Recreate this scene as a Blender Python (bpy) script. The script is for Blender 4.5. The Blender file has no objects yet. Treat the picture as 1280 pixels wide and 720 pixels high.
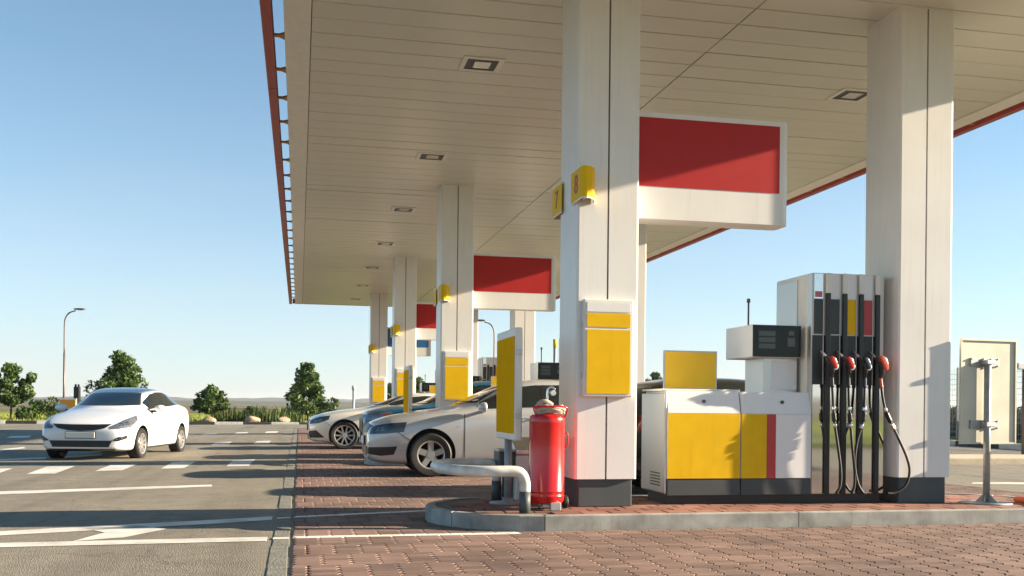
import bpy, bmesh, math, random
import numpy as np
from mathutils import Vector, Matrix
from mathutils.bvhtree import BVHTree
random.seed(7)
rng = np.random.default_rng(7)
S = bpy.context.scene
COL = S.collection
R = math.radians

# ------------------------------------------------------------------ camera
CAM_H = 1.10; YAW = R(12.07); ROLL = 0.010; F = 1244.0; HOR = 508.0
cam_d = bpy.data.cameras.new('camera'); cam = bpy.data.objects.new('camera', cam_d); COL.objects.link(cam)
cam_d.lens = 35.0; cam_d.sensor_width = 36.0; cam_d.shift_y = (HOR - 360) / 1280.0
cam_d.clip_start = 0.1; cam_d.clip_end = 12000
cam.matrix_world = Matrix.Translation((0, 0, CAM_H)) @ Matrix.Rotation(-YAW, 4, 'Z') @ Matrix.Rotation(R(90), 4, 'X') @ Matrix.Rotation(ROLL, 4, 'Z')
S.camera = cam
# ------------------------------------------------------------------ sky and sun
SUN = Vector((1.0, -0.125, 0.302)).normalized()
EL = math.asin(SUN.z); AZ = math.atan2(SUN.x, SUN.y)
W = bpy.data.worlds.new('World'); S.world = W; W.use_nodes = True
wn = W.node_tree.nodes; wl = W.node_tree.links
sky = wn.new('ShaderNodeTexSky'); sky.sky_type = 'NISHITA'; sky.sun_disc = False
sky.sun_elevation = EL; sky.sun_rotation = AZ; sky.altitude = 100; sky.air_density = 0.7; sky.dust_density = 0.3; sky.ozone_density = 2.0
tint = wn.new('ShaderNodeMix'); tint.data_type = 'RGBA'; tint.blend_type = 'MULTIPLY'; tint.inputs[0].default_value = 1.0; tint.inputs[7].default_value = (.66, 1.09, 1.06, 1)
wl.new(sky.outputs[0], tint.inputs[6])
# thin summer haze: the sky pales evenly towards the horizon all round, with a trace of high veil cloud
wtc = wn.new('ShaderNodeTexCoord'); wsp = wn.new('ShaderNodeSeparateXYZ'); wl.new(wtc.outputs['Generated'], wsp.inputs[0])
wm = wn.new('ShaderNodeMath'); wm.operation = 'MULTIPLY'; wm.inputs[1].default_value = -5.0; wl.new(wsp.outputs['Z'], wm.inputs[0])
we = wn.new('ShaderNodeMath'); we.operation = 'EXPONENT'; wl.new(wm.outputs[0], we.inputs[0])
wmp = wn.new('ShaderNodeMapping'); wmp.inputs['Scale'].default_value = (1.2, 1.2, 7.0); wl.new(wtc.outputs['Generated'], wmp.inputs['Vector'])
wno = wn.new('ShaderNodeTexNoise'); wno.inputs['Scale'].default_value = 2.2; wno.inputs['Detail'].default_value = 6; wl.new(wmp.outputs['Vector'], wno.inputs['Vector'])
wr = wn.new('ShaderNodeMapRange'); wr.inputs['From Min'].default_value = .35; wr.inputs['From Max'].default_value = .75; wr.inputs['To Min'].default_value = .82; wr.inputs['To Max'].default_value = 1.0; wl.new(wno.outputs['Fac'], wr.inputs['Value'])
wf_ = wn.new('ShaderNodeMath'); wf_.operation = 'MULTIPLY'; wf_.use_clamp = True; wl.new(we.outputs[0], wf_.inputs[0]); wl.new(wr.outputs['Result'], wf_.inputs[1])
veil = wn.new('ShaderNodeMix'); veil.data_type = 'RGBA'; wl.new(wf_.outputs[0], veil.inputs[0]); wl.new(tint.outputs[2], veil.inputs[6]); veil.inputs[7].default_value = (4.15, 4.0, 3.95, 1)
wl.new(veil.outputs[2], wn['Background'].inputs[0]); wn['Background'].inputs[1].default_value = 0.058
sd = bpy.data.lights.new('sun', 'SUN'); sd.energy = 5.0; sd.angle = R(0.5); sd.color = (1.0, 0.83, 0.62)
so = bpy.data.objects.new('sun', sd); COL.objects.link(so); so.location = (40, -5, 30)
so.rotation_euler = SUN.to_track_quat('Z', 'Y').to_euler()
S.view_settings.view_transform = 'Standard'; S.view_settings.look = 'None'
S.view_settings.exposure = 1.86; S.view_settings.gamma = 1.0

# ------------------------------------------------------------------ pixel helper (photo pixel -> ground point)
def ray(px, py):
    a = (px - 640) / F; b = -(py - HOR) / F
    c, s = math.cos(ROLL), math.sin(ROLL)
    a, b = a * c - b * s, a * s + b * c          # undo the camera roll
    sy, cy = math.sin(YAW), math.cos(YAW)
    return Vector((sy + a * cy, cy - a * sy, b))
def road_z(x):
    if x > -0.2: return 0.0
    return -0.012 + max(x, -6.0) * 0.01
def gp(px, py, z=None):
    d = ray(px, py); zz = 0.0 if z is None else z
    for _ in range(12):
        t = (zz - CAM_H) / d.z; p = d * t
        if z is None: zz = road_z(p.x)
    return Vector((p.x, p.y, zz))

# ------------------------------------------------------------------ materials
M = {}
def nt(name):
    m = bpy.data.materials.new(name); m.use_nodes = True; M[name] = m
    return m, m.node_tree.nodes, m.node_tree.links, m.node_tree.nodes['Principled BSDF']
def mat(name, col, rough=0.5, metal=0.0, var=0.06, scale=6.0, bump=0.0, bscale=60.0, coat=0.0, spec=0.5, dirt=None, rvar=.07, streak=0.0):
    """plain surface with low-contrast noise in colour and roughness"""
    m, n, l, b = nt(name)
    b.inputs['Metallic'].default_value = metal
    b.inputs['Coat Weight'].default_value = coat; b.inputs['Coat Roughness'].default_value = 0.06
    b.inputs['Specular IOR Level'].default_value = spec
    tc = n.new('ShaderNodeTexCoord')
    nz = n.new('ShaderNodeTexNoise'); nz.inputs['Scale'].default_value = scale; nz.inputs['Detail'].default_value = 6
    l.new(tc.outputs['Object'], nz.inputs['Vector'])
    cr = n.new('ShaderNodeValToRGB'); c = np.array(col)
    cr.color_ramp.elements[0].position = 0.3; cr.color_ramp.elements[1].position = 0.7
    lo = c * (1 - var) if dirt is None else np.array(dirt)
    cr.color_ramp.elements[0].color = (*lo, 1); cr.color_ramp.elements[1].color = (*np.minimum(c * (1 + var * .5), 1), 1)
    l.new(nz.outputs['Fac'], cr.inputs['Fac']); colout = cr.outputs['Color']
    if streak > 0:      # rain streaks and scuffs
        ge = n.new('ShaderNodeNewGeometry'); mp = n.new('ShaderNodeMapping'); mp.inputs['Scale'].default_value = (9, 9, .55); l.new(ge.outputs['Position'], mp.inputs['Vector'])
        ns_ = n.new('ShaderNodeTexNoise'); ns_.inputs['Scale'].default_value = 2.0; ns_.inputs['Detail'].default_value = 7; ns_.inputs['Roughness'].default_value = .65; l.new(mp.outputs['Vector'], ns_.inputs['Vector'])
        sr = n.new('ShaderNodeValToRGB'); sr.color_ramp.elements[0].position = .52; sr.color_ramp.elements[1].position = .78
        sr.color_ramp.elements[0].color = (1, 1, 1, 1); sr.color_ramp.elements[1].color = (.62, .58, .50, 1); l.new(ns_.outputs['Fac'], sr.inputs['Fac'])
        sc = n.new('ShaderNodeTexNoise'); sc.inputs['Scale'].default_value = 34; sc.inputs['Detail'].default_value = 3; l.new(ge.outputs['Position'], sc.inputs['Vector'])
        sk = n.new('ShaderNodeValToRGB'); sk.color_ramp.elements[0].position = .70; sk.color_ramp.elements[1].position = .76; sk.color_ramp.elements[0].color = (1, 1, 1, 1); sk.color_ramp.elements[1].color = (.72, .69, .64, 1); l.new(sc.outputs['Fac'], sk.inputs['Fac'])
        m1 = n.new('ShaderNodeMix'); m1.data_type = 'RGBA'; m1.blend_type = 'MULTIPLY'; m1.inputs[0].default_value = streak; l.new(colout, m1.inputs[6]); l.new(sr.outputs['Color'], m1.inputs[7])
        m2 = n.new('ShaderNodeMix'); m2.data_type = 'RGBA'; m2.blend_type = 'MULTIPLY'; m2.inputs[0].default_value = min(streak * 1.2, 1); l.new(m1.outputs[2], m2.inputs[6]); l.new(sk.outputs['Color'], m2.inputs[7]); colout = m2.outputs[2]
    l.new(colout, b.inputs['Base Color'])
    mr = n.new('ShaderNodeMapRange'); mr.inputs['To Min'].default_value = max(rough - rvar, .02); mr.inputs['To Max'].default_value = min(rough + rvar, 1)
    l.new(nz.outputs['Fac'], mr.inputs['Value']); l.new(mr.outputs['Result'], b.inputs['Roughness'])
    if bump > 0:
        nb = n.new('ShaderNodeTexNoise'); nb.inputs['Scale'].default_value = bscale; nb.inputs['Detail'].default_value = 8
        l.new(tc.outputs['Object'], nb.inputs['Vector'])
        bp = n.new('ShaderNodeBump'); bp.inputs['Strength'].default_value = bump; bp.inputs['Distance'].default_value = 0.02
        l.new(nb.outputs['Fac'], bp.inputs['Height']); l.new(bp.outputs['Normal'], b.inputs['Normal'])
    return m
mat('clad_white', (.76, .75, .72), .32, var=.06, scale=1.5, streak=.22)
mat('soffit', (.62, .62, .53), .30, var=.10, scale=.5)
mat('trim_white', (.74, .72, .66), .4, var=.06, streak=.3)
mat('plinth', (.045, .06, .065), .55, var=.15, scale=4, dirt=(.07, .08, .08), streak=.8)
mat('dark_core', (.12, .115, .10), .8)
mat('sign_red', (.42, .016, .016), .45, var=.05, spec=.3)
mat('sign_blue', (.02, .13, .32), .35)
mat('sign_yellow', (.78, .475, .008), .5, var=.07, streak=.25, spec=.12)
mat('panel_amber', (.80, .40, .008), .9, var=.06, spec=0.0)
mat('board_yellow', (.80, .50, .03), .5, var=.04, spec=.25)
mat('number_red', (.40, .06, .012), .5)
mat('fascia_red', (.30, .02, .015), .4, var=.12)
mat('bracket_ochre', (.42, .20, .03), .6, var=.2)
mat('roof_metal', (.45, .45, .43), .5)
mat('cabinet_white', (.78, .77, .76), .33, var=.04, scale=2, streak=.18)
mat('cabinet_dark', (.05, .058, .06), .5, var=.12)
mat('brushed', (.62, .62, .60), .34, metal=.8, var=.03, scale=.8)
mat('steel', (.50, .51, .50), .38, metal=.7, var=.1)
mat('galvanised', (.34, .36, .35), .55, metal=.45, var=.22, scale=14)
mat('mirror_steel', (.66, .66, .64), .05, metal=1.0, var=.03, scale=1.5, rvar=.012)
mat('black_plastic', (.012, .012, .012), .38, var=.2)
mat('rubber', (.012, .012, .013), .6, var=.25, scale=20)
mat('screen_black', (.010, .014, .013), .12, spec=.25)
mat('screen_window', (.06, .075, .07), .2)
mat('screen_pad', (.10, .10, .10), .4)
mat('nozzle_red', (.55, .025, .015), .3, coat=.3)
mat('nozzle_orange', (.55, .07, .03), .3, coat=.3)
mat('nozzle_blue', (.01, .03, .06), .35)
mat('label_red', (.45, .03, .03), .4)
mat('label_dark', (.03, .033, .03), .4)
mat('label_pink', (.55, .12, .17), .4)
mat('extinguisher_red', (.52, .008, .008), .22, var=.08, scale=5, coat=.4)
mat('canvas', (.42, .36, .30), .85, var=.25, scale=18, bump=.4)
mat('pipe_white', (.72, .71, .66), .33, var=.1, scale=8, dirt=(.50, .48, .43))
mat('sign_back', (.50, .49, .40), .42, metal=.15, var=.12, scale=3)
mat('cone_orange', (.62, .10, .02), .5, var=.2)
mat('kerb_concrete', (.36, .36, .33), .85, var=.25, scale=5, bump=.22, bscale=150, streak=.6, dirt=(.22, .22, .20))
mat('strip_concrete', (.20, .20, .17), .9, var=.3, scale=5, bump=.6, bscale=70, dirt=(.12, .12, .10))
mat('kerb_white', (.66, .64, .58), .8, var=.2, bump=.3)
mat('kerb_black', (.04, .04, .04), .8, var=.2)
mat('beige_kerb', (.55, .46, .33), .85, var=.15, bump=.3)
mat('bed_sand', (.14, .115, .095), .95, var=.3, scale=30)
mat('joint_dark', (.03, .028, .025), .95)
mat('soil', (.07, .05, .035), .95, var=.3, scale=8, bump=.8)
mat('rock', (.42, .30, .19), .9, var=.3, scale=6, bump=.8, bscale=12)
mat('bark', (.10, .07, .05), .9, var=.3, scale=20, bump=.6)
mat('lamp_post', (.16, .13, .13), .5, metal=.3, var=.2)
mat('car_white', (.78, .78, .78), .22, var=.01, coat=.8, rvar=.01)
mat('car_silver', (.52, .53, .54), .26, var=.02, metal=.30, coat=.8, rvar=.01)
mat('car_pearl', (.74, .71, .64), .24, var=.02, metal=.1, coat=.8, rvar=.01)
mat('car_blue', (.008, .11, .20), .25, var=.03, metal=.2, coat=.8, rvar=.01)
mat('car_black', (.012, .016, .018), .25, coat=.8, rvar=.01)
mat('glass_dark', (.012, .018, .020), .04, spec=.8, coat=.6)
mat('headlamp', (.20, .22, .25), .10, metal=.5, var=.25, scale=9, coat=1.0, rvar=.03)
mat('headlamp_dark', (.03, .045, .06), .06, var=.4, scale=14, coat=1.0)
mat('tail_red', (.35, .02, .02), .15, coat=.8)
mat('rim_silver', (.55, .55, .54), .3, metal=.75, var=.06)
mat('rim_dark', (.035, .035, .035), .35, metal=.5)
mat('chrome', (.75, .75, .75), .1, metal=1.0)
mat('plate_white', (.78, .76, .68), .45)
mat('seam', (.02, .02, .02), .7)
mat('wire_dark', (.05, .055, .05), .6, metal=.4)
mat('lens_glass', (.55, .53, .46), .12, var=.2, scale=3)
mat('marking', (.72, .70, .65), .75, var=.15, scale=3, bump=.3, bscale=120, dirt=(.52, .50, .44))
mat('orange_board', (.75, .32, .02), .45)

def asphalt():
    m, n, l, b = nt('asphalt')
    tc = n.new('ShaderNodeTexCoord')
    def noise(sc, det=6, rough=.6):
        x = n.new('ShaderNodeTexNoise'); x.inputs['Scale'].default_value = sc; x.inputs['Detail'].default_value = det; x.inputs['Roughness'].default_value = rough
        l.new(tc.outputs['Object'], x.inputs['Vector']); return x
    big = noise(.35); mid = noise(3.5); fine = noise(75, 3, .7)
    vo = n.new('ShaderNodeTexVoronoi'); vo.inputs['Scale'].default_value = 95; l.new(tc.outputs['Object'], vo.inputs['Vector'])
    r1 = n.new('ShaderNodeValToRGB'); r1.color_ramp.elements[0].color = (.165, .150, .120, 1); r1.color_ramp.elements[1].color = (.265, .240, .192, 1)
    r1.color_ramp.elements[0].position = .32; r1.color_ramp.elements[1].position = .68
    mx = n.new('ShaderNodeMix'); mx.data_type = 'FLOAT'; mx.inputs[0].default_value = .45
    l.new(big.outputs['Fac'], mx.inputs[2]); l.new(mid.outputs['Fac'], mx.inputs[3]); l.new(mx.outputs[0], r1.inputs['Fac'])
    r2 = n.new('ShaderNodeValToRGB'); r2.color_ramp.elements[0].color = (.45, .45, .45, 1); r2.color_ramp.elements[1].color = (1.5, 1.48, 1.42, 1)
    r2.color_ramp.elements[0].position = .3; r2.color_ramp.elements[1].position = .72
    l.new(fine.outputs['Fac'], r2.inputs['Fac'])
    mm = n.new('ShaderNodeMix'); mm.data_type = 'RGBA'; mm.blend_type = 'MULTIPLY'; mm.inputs[0].default_value = .8
    l.new(r1.outputs['Color'], mm.inputs[6]); l.new(r2.outputs['Color'], mm.inputs[7])
    # thin old cracks
    wv = n.new('ShaderNodeTexVoronoi'); wv.feature = 'DISTANCE_TO_EDGE'; wv.inputs['Scale'].default_value = .45
    dn = n.new('ShaderNodeVectorMath'); dn.operation = 'ADD'
    ds = n.new('ShaderNodeVectorMath'); ds.operation = 'SCALE'; ds.inputs['Scale'].default_value = .5
    l.new(mid.outputs['Color'], ds.inputs[0]); l.new(tc.outputs['Object'], dn.inputs[0]); l.new(ds.outputs[0], dn.inputs[1]); l.new(dn.outputs[0], wv.inputs['Vector'])
    ck = n.new('ShaderNodeValToRGB'); ck.color_ramp.elements[0].color = (.35, .33, .3, 1); ck.color_ramp.elements[1].color = (1, 1, 1, 1); ck.color_ramp.elements[1].position = .009
    l.new(wv.outputs['Distance'], ck.inputs['Fac'])
    mk = n.new('ShaderNodeMix'); mk.data_type = 'RGBA'; mk.blend_type = 'MULTIPLY'; mk.inputs[0].default_value = .5
    l.new(mm.outputs[2], mk.inputs[6]); l.new(ck.outputs['Color'], mk.inputs[7])
    st = noise(1.3, 4, .55); so_ = n.new('ShaderNodeValToRGB'); so_.color_ramp.elements[0].position = .66; so_.color_ramp.elements[1].position = .74
    so_.color_ramp.elements[0].color = (1, 1, 1, 1); so_.color_ramp.elements[1].color = (.48, .46, .45, 1); l.new(st.outputs['Fac'], so_.inputs['Fac'])
    tm = n.new('ShaderNodeMapping'); tm.inputs['Scale'].default_value = (1.0, .05, 1); tm.inputs['Rotation'].default_value = (0, 0, .12); l.new(tc.outputs['Object'], tm.inputs['Vector'])
    tn = n.new('ShaderNodeTexNoise'); tn.inputs['Scale'].default_value = 1.6; tn.inputs['Detail'].default_value = 5; l.new(tm.outputs['Vector'], tn.inputs['Vector'])
    tr_ = n.new('ShaderNodeValToRGB'); tr_.color_ramp.elements[0].position = .50; tr_.color_ramp.elements[1].position = .72; tr_.color_ramp.elements[0].color = (1.06, 1.06, 1.05, 1); tr_.color_ramp.elements[1].color = (.70, .69, .68, 1); l.new(tn.outputs['Fac'], tr_.inputs['Fac'])
    ma = n.new('ShaderNodeMix'); ma.data_type = 'RGBA'; ma.blend_type = 'MULTIPLY'; ma.inputs[0].default_value = .75; l.new(mk.outputs[2], ma.inputs[6]); l.new(so_.outputs['Color'], ma.inputs[7])
    mb_ = n.new('ShaderNodeMix'); mb_.data_type = 'RGBA'; mb_.blend_type = 'MULTIPLY'; mb_.inputs[0].default_value = .8; l.new(ma.outputs[2], mb_.inputs[6]); l.new(tr_.outputs['Color'], mb_.inputs[7])
    l.new(mb_.outputs[2], b.inputs['Base Color']); b.inputs['Roughness'].default_value = .85
    bp = n.new('ShaderNodeBump'); bp.inputs['Strength'].default_value = .9; bp.inputs['Distance'].default_value = .008
    l.new(vo.outputs['Distance'], bp.inputs['Height']); l.new(bp.outputs['Normal'], b.inputs['Normal'])
asphalt()

LINES = []   # (x0,y0,x1,y1,halfwidth) painted on the pavers
def paver_mat(name, c0, c1, paint):
    m, n, l, b = nt(name)
    g = n.new('ShaderNodeNewGeometry'); oi = n.new('ShaderNodeObjectInfo')
    ad = n.new('ShaderNodeMath'); ad.operation = 'ADD'; fr = n.new('ShaderNodeMath'); fr.operation = 'FRACT'
    l.new(g.outputs['Random Per Island'], ad.inputs[0]); l.new(oi.outputs['Random'], ad.inputs[1]); l.new(ad.outputs[0], fr.inputs[0])
    nz = n.new('ShaderNodeTexNoise'); nz.inputs['Scale'].default_value = 1.1; nz.inputs['Detail'].default_value = 5; l.new(g.outputs['Position'], nz.inputs['Vector'])
    nf = n.new('ShaderNodeTexNoise'); nf.inputs['Scale'].default_value = 110; nf.inputs['Detail'].default_value = 4; l.new(g.outputs['Position'], nf.inputs['Vector'])
    rr = n.new('ShaderNodeValToRGB'); rr.color_ramp.elements[0].color = (*c0, 1); rr.color_ramp.elements[1].color = (*c1, 1); l.new(fr.outputs[0], rr.inputs['Fac'])
    rs = n.new('ShaderNodeValToRGB'); rs.color_ramp.elements[0].color = (.52, .50, .50, 1); rs.color_ramp.elements[1].color = (1.12, 1.1, 1.06, 1)
    rs.color_ramp.elements[0].position = .33; rs.color_ramp.elements[1].position = .60; l.new(nz.outputs['Fac'], rs.inputs['Fac'])
    mx = n.new('ShaderNodeMix'); mx.data_type = 'RGBA'; mx.blend_type = 'MULTIPLY'; mx.inputs[0].default_value = .7
    l.new(rr.outputs['Color'], mx.inputs[6]); l.new(rs.outputs['Color'], mx.inputs[7])
    rf = n.new('ShaderNodeValToRGB'); rf.color_ramp.elements[0].color = (.72, .72, .72, 1); rf.color_ramp.elements[1].color = (1.2, 1.2, 1.18, 1); l.new(nf.outputs['Fac'], rf.inputs['Fac'])
    my = n.new('ShaderNodeMix'); my.data_type = 'RGBA'; my.blend_type = 'MULTIPLY'; my.inputs[0].default_value = .9
    l.new(mx.outputs[2], my.inputs[6]); l.new(rf.outputs['Color'], my.inputs[7])
    out = my.outputs[2]
    if paint:      # worn paint lines lying across the pavers
        sp = n.new('ShaderNodeSeparateXYZ'); l.new(g.outputs['Position'], sp.inputs[0])
        def math_(op, a, bb):
            q = n.new('ShaderNodeMath'); q.operation = op
            for i, v in enumerate((a, bb)):
                if isinstance(v, (int, float)): q.inputs[i].default_value = v
                else: l.new(v, q.inputs[i])
            return q.outputs[0]
        for (x0, y0, x1, y1, hw) in LINES:
            k = (y1 - y0) / (x1 - x0)
            yy = math_('ADD', math_('MULTIPLY', math_('SUBTRACT', sp.outputs['X'], x0), k), y0)
            inside = math_('LESS_THAN', math_('ABSOLUTE', math_('SUBTRACT', sp.outputs['Y'], yy), 0), hw)
            inside = math_('MULTIPLY', inside, math_('LESS_THAN', sp.outputs['X'], x1))
            wear = math_('GREATER_THAN', nf.outputs['Fac'], .36)
            mk = n.new('ShaderNodeMix'); mk.data_type = 'RGBA'; l.new(math_('MULTIPLY', inside, wear), mk.inputs[0])
            l.new(out, mk.inputs[6]); mk.inputs[7].default_value = (.70, .67, .61, 1); out = mk.outputs[2]
    l.new(out, b.inputs['Base Color']); b.inputs['Roughness'].default_value = .82
    bp = n.new('ShaderNodeBump'); bp.inputs['Strength'].default_value = .35; bp.inputs['Distance'].default_value = .004
    l.new(nf.outputs['Fac'], bp.inputs['Height']); l.new(bp.outputs['Normal'], b.inputs['Normal'])
a_, b_ = gp(365, 646), gp(535, 638); LINES.append((a_.x, a_.y, b_.x, b_.y, .055))
a_, b_ = gp(365, 671.5), gp(650, 666); LINES.append((a_.x, a_.y, b_.x, b_.y, .06))
paver_mat('paver', (.140, .088, .070), (.245, .158, .130), True)
paver_mat('tile', (.19, .080, .055), (.30, .14, .10), False)

def grass_mat(name, cols, sc):
    m, n, l, b = nt(name)
    g = n.new('ShaderNodeNewGeometry')
    nz = n.new('ShaderNodeTexNoise'); nz.inputs['Scale'].default_value = sc; nz.inputs['Detail'].default_value = 10; nz.inputs['Roughness'].default_value = .7
    mp = n.new('ShaderNodeMapping'); mp.inputs['Scale'].default_value = (.35, 1, 1)
    l.new(g.outputs['Position'], mp.inputs['Vector']); l.new(mp.outputs['Vector'], nz.inputs['Vector'])
    cr = n.new('ShaderNodeValToRGB'); e = cr.color_ramp.elements
    e[0].position = .3; e[0].color = (*cols[0], 1); e[1].position = .7; e[1].color = (*cols[-1], 1)
    for i, c in enumerate(cols[1:-1]):
        q = e.new(.3 + .4 * (i + 1) / (len(cols) - 1)); q.color = (*c, 1)
    l.new(nz.outputs['Fac'], cr.inputs['Fac']); l.new(cr.outputs['Color'], b.inputs['Base Color']); b.inputs['Roughness'].default_value = .95
    b.inputs['Specular IOR Level'].default_value = .1
grass_mat('field', [(.055, .075, .03), (.20, .165, .085), (.08, .085, .04), (.22, .19, .11)], .012)
grass_mat('lawn', [(.12, .17, .018), (.19, .23, .03), (.25, .26, .05)], .6)
grass_mat('hills', [(.035, .05, .035), (.06, .065, .045), (.09, .085, .06)], .006)
def leaf_mat(name, c0, c1):
    m, n, l, b = nt(name)
    g = n.new('ShaderNodeNewGeometry')
    cr = n.new('ShaderNodeValToRGB'); cr.color_ramp.elements[0].color = (*c0, 1); cr.color_ramp.elements[1].color = (*c1, 1)
    l.new(g.outputs['Random Per Island'], cr.inputs['Fac']); l.new(cr.outputs['Color'], b.inputs['Base Color']); b.inputs['Roughness'].default_value = .55
    tr = n.new('ShaderNodeBsdfTranslucent'); l.new(cr.outputs['Color'], tr.inputs['Color'])
    ms = n.new('ShaderNodeMixShader'); ms.inputs[0].default_value = .3
    l.new(b.outputs[0], ms.inputs[1]); l.new(tr.outputs[0], ms.inputs[2]); l.new(ms.outputs[0], n['Material Output'].inputs['Surface'])
leaf_mat('leaf', (.035, .075, .012), (.085, .145, .025))
leaf_mat('leaf_dark', (.025, .055, .018), (.06, .10, .03))
leaf_mat('blade', (.03, .07, .012), (.13, .17, .035))
leaf_mat('grass_blade', (.14, .19, .02), (.28, .30, .05))

# ------------------------------------------------------------------ mesh helpers
def box(bm, x0, x1, y0, y1, z0, z1, bev=0.0, seg=2):
    vs = [bm.verts.new(p) for p in ((x0, y0, z0), (x1, y0, z0), (x1, y1, z0), (x0, y1, z0), (x0, y0, z1), (x1, y0, z1), (x1, y1, z1), (x0, y1, z1))]
    fs = [bm.faces.new([vs[i] for i in f]) for f in ((0, 3, 2, 1), (4, 5, 6, 7), (0, 1, 5, 4), (1, 2, 6, 5), (2, 3, 7, 6), (3, 0, 4, 7))]
    if bev > 0:
        es = list({e for f in fs for e in f.edges})
        bmesh.ops.bevel(bm, geom=es, offset=bev, segments=seg, profile=.5, affect='EDGES')
def prism(bm, poly, z0, z1, bev=0.0):
    """poly: list of (x,y), counter-clockwise"""
    a = [bm.verts.new((x, y, z0)) for x, y in poly]; b = [bm.verts.new((x, y, z1)) for x, y in poly]; n = len(poly)
    fs = [bm.faces.new(a[::-1]), bm.faces.new(b)] + [bm.faces.new((a[i], a[(i + 1) % n], b[(i + 1) % n], b[i])) for i in range(n)]
    if bev: bmesh.ops.bevel(bm, geom=list(fs[1].edges), offset=bev, segments=2, profile=.5, affect='EDGES')
def xprism(bm, poly, x0, x1, bev=0.0):
    """poly in (y,z), extruded along x"""
    a = [bm.verts.new((x0, y, z)) for y, z in poly]; b = [bm.verts.new((x1, y, z)) for y, z in poly]; n = len(poly)
    fs = [bm.faces.new(a), bm.faces.new(b[::-1])] + [bm.faces.new((a[(i + 1) % n], a[i], b[i], b[(i + 1) % n])) for i in range(n)]
    bmesh.ops.recalc_face_normals(bm, faces=fs)
    if bev: bmesh.ops.bevel(bm, geom=list({e for f in fs for e in f.edges}), offset=bev, segments=2, profile=.5, affect='EDGES')
def tube(bm, pts, r, seg=10, cap=True):
    pts = [Vector(p) for p in pts]; n = len(pts); rr = r if isinstance(r, (list, tuple)) else [r] * n
    rings = []; up = None
    for i, p in enumerate(pts):
        t = (pts[min(i + 1, n - 1)] - pts[max(i - 1, 0)]).normalized()
        if up is None: up = t.orthogonal().normalized()
        up = (up - t * up.dot(t)).normalized(); s = t.cross(up)
        rings.append([bm.verts.new(p + (up * math.cos(a) + s * math.sin(a)) * rr[i]) for a in (2 * math.pi * k / seg for k in range(seg))])
    for a, b in zip(rings, rings[1:]):
        for k in range(seg): bm.faces.new((a[k], a[(k + 1) % seg], b[(k + 1) % seg], b[k])).smooth = True
    if cap: bm.faces.new(rings[0][::-1]); bm.faces.new(rings[-1])
def smooth_pts(pts, n=6):
    """Catmull-Rom through the points"""
    P = [Vector(p) for p in pts]; P = [P[0] * 2 - P[1]] + P + [P[-1] * 2 - P[-2]]; out = []
    for i in range(1, len(P) - 2):
        for k in range(n):
            t = k / n; a, b, c, d = P[i - 1], P[i], P[i + 1], P[i + 2]
            out.append(.5 * (2 * b + (c - a) * t + (2 * a - 5 * b + 4 * c - d) * t * t + (3 * b - a - 3 * c + d) * t ** 3))
    return out + [P[-2]]
def lathe(bm, prof, seg=24, c=(0, 0, 0), axis='Z', cap=True):
    """prof: list of (radius, height)"""
    rings = []
    for r, h in prof:
        ring = []
        for k in range(seg):
            a = 2 * math.pi * k / seg; u, v = r * math.cos(a), r * math.sin(a)
            p = (u, v, h) if axis == 'Z' else ((u, h, v) if axis == 'Y' else (h, u, v))
            ring.append(bm.verts.new((p[0] + c[0], p[1] + c[1], p[2] + c[2])))
        rings.append(ring)
    fs = []
    for a, b in zip(rings, rings[1:]):
        for k in range(seg):
            f = bm.faces.new((a[k], a[(k + 1) % seg], b[(k + 1) % seg], b[k])); f.smooth = True; fs.append(f)
    for ring, (r, h) in ((rings[0], prof[0]), (rings[-1], prof[-1])):
        if cap and r > 1e-4: fs.append(bm.faces.new(ring))
    bmesh.ops.recalc_face_normals(bm, faces=fs)
def obj(name, bm, m, parent=None, loc=None):
    me = bpy.data.meshes.new(name)
    if isinstance(bm, bmesh.types.BMesh): bm.to_mesh(me); bm.free()
    else: me.from_pydata(*bm)
    me.materials.append(M[m]); o = bpy.data.objects.new(name, me); COL.objects.link(o)
    if parent: o.parent = parent
    if loc: o.location = loc
    return o
def mk(name, m, parent, fn, *a, **k):
    bm = bmesh.new(); fn(bm, *a, **k); return obj(name, bm, m, parent)
def empty(name, loc=(0, 0, 0), rz=0.0):
    o = bpy.data.objects.new(name, None); COL.objects.link(o); o.location = loc; o.rotation_euler.z = rz; o.empty_display_size = .2; return o
def tag(o, label=None, cat=None, group=None, kind=None):
    if label: o['label'] = label
    if cat: o['category'] = cat
    if group: o['group'] = group
    if kind: o['kind'] = kind
    return o
KIDS = {}
def copy_tree(o, parent=None):
    c = o.copy(); COL.objects.link(c)
    if parent: c.parent = parent
    for ch in [q for q in bpy.data.objects if q.parent == o]: copy_tree(ch, c)
    return c
def shade(o, ang=35):
    me = o.data
    me.shade_smooth()
    me.set_sharp_from_angle(angle=R(ang))
    for p in me.polygons:
        if p.area > .05: p.use_smooth = False      # keep large flats flat next to their rounded edges
    return o

# ================================================================== SETTING
PITCH = 9.37
ORD = ['nearest', 'second', 'third', 'farthest']
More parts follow.
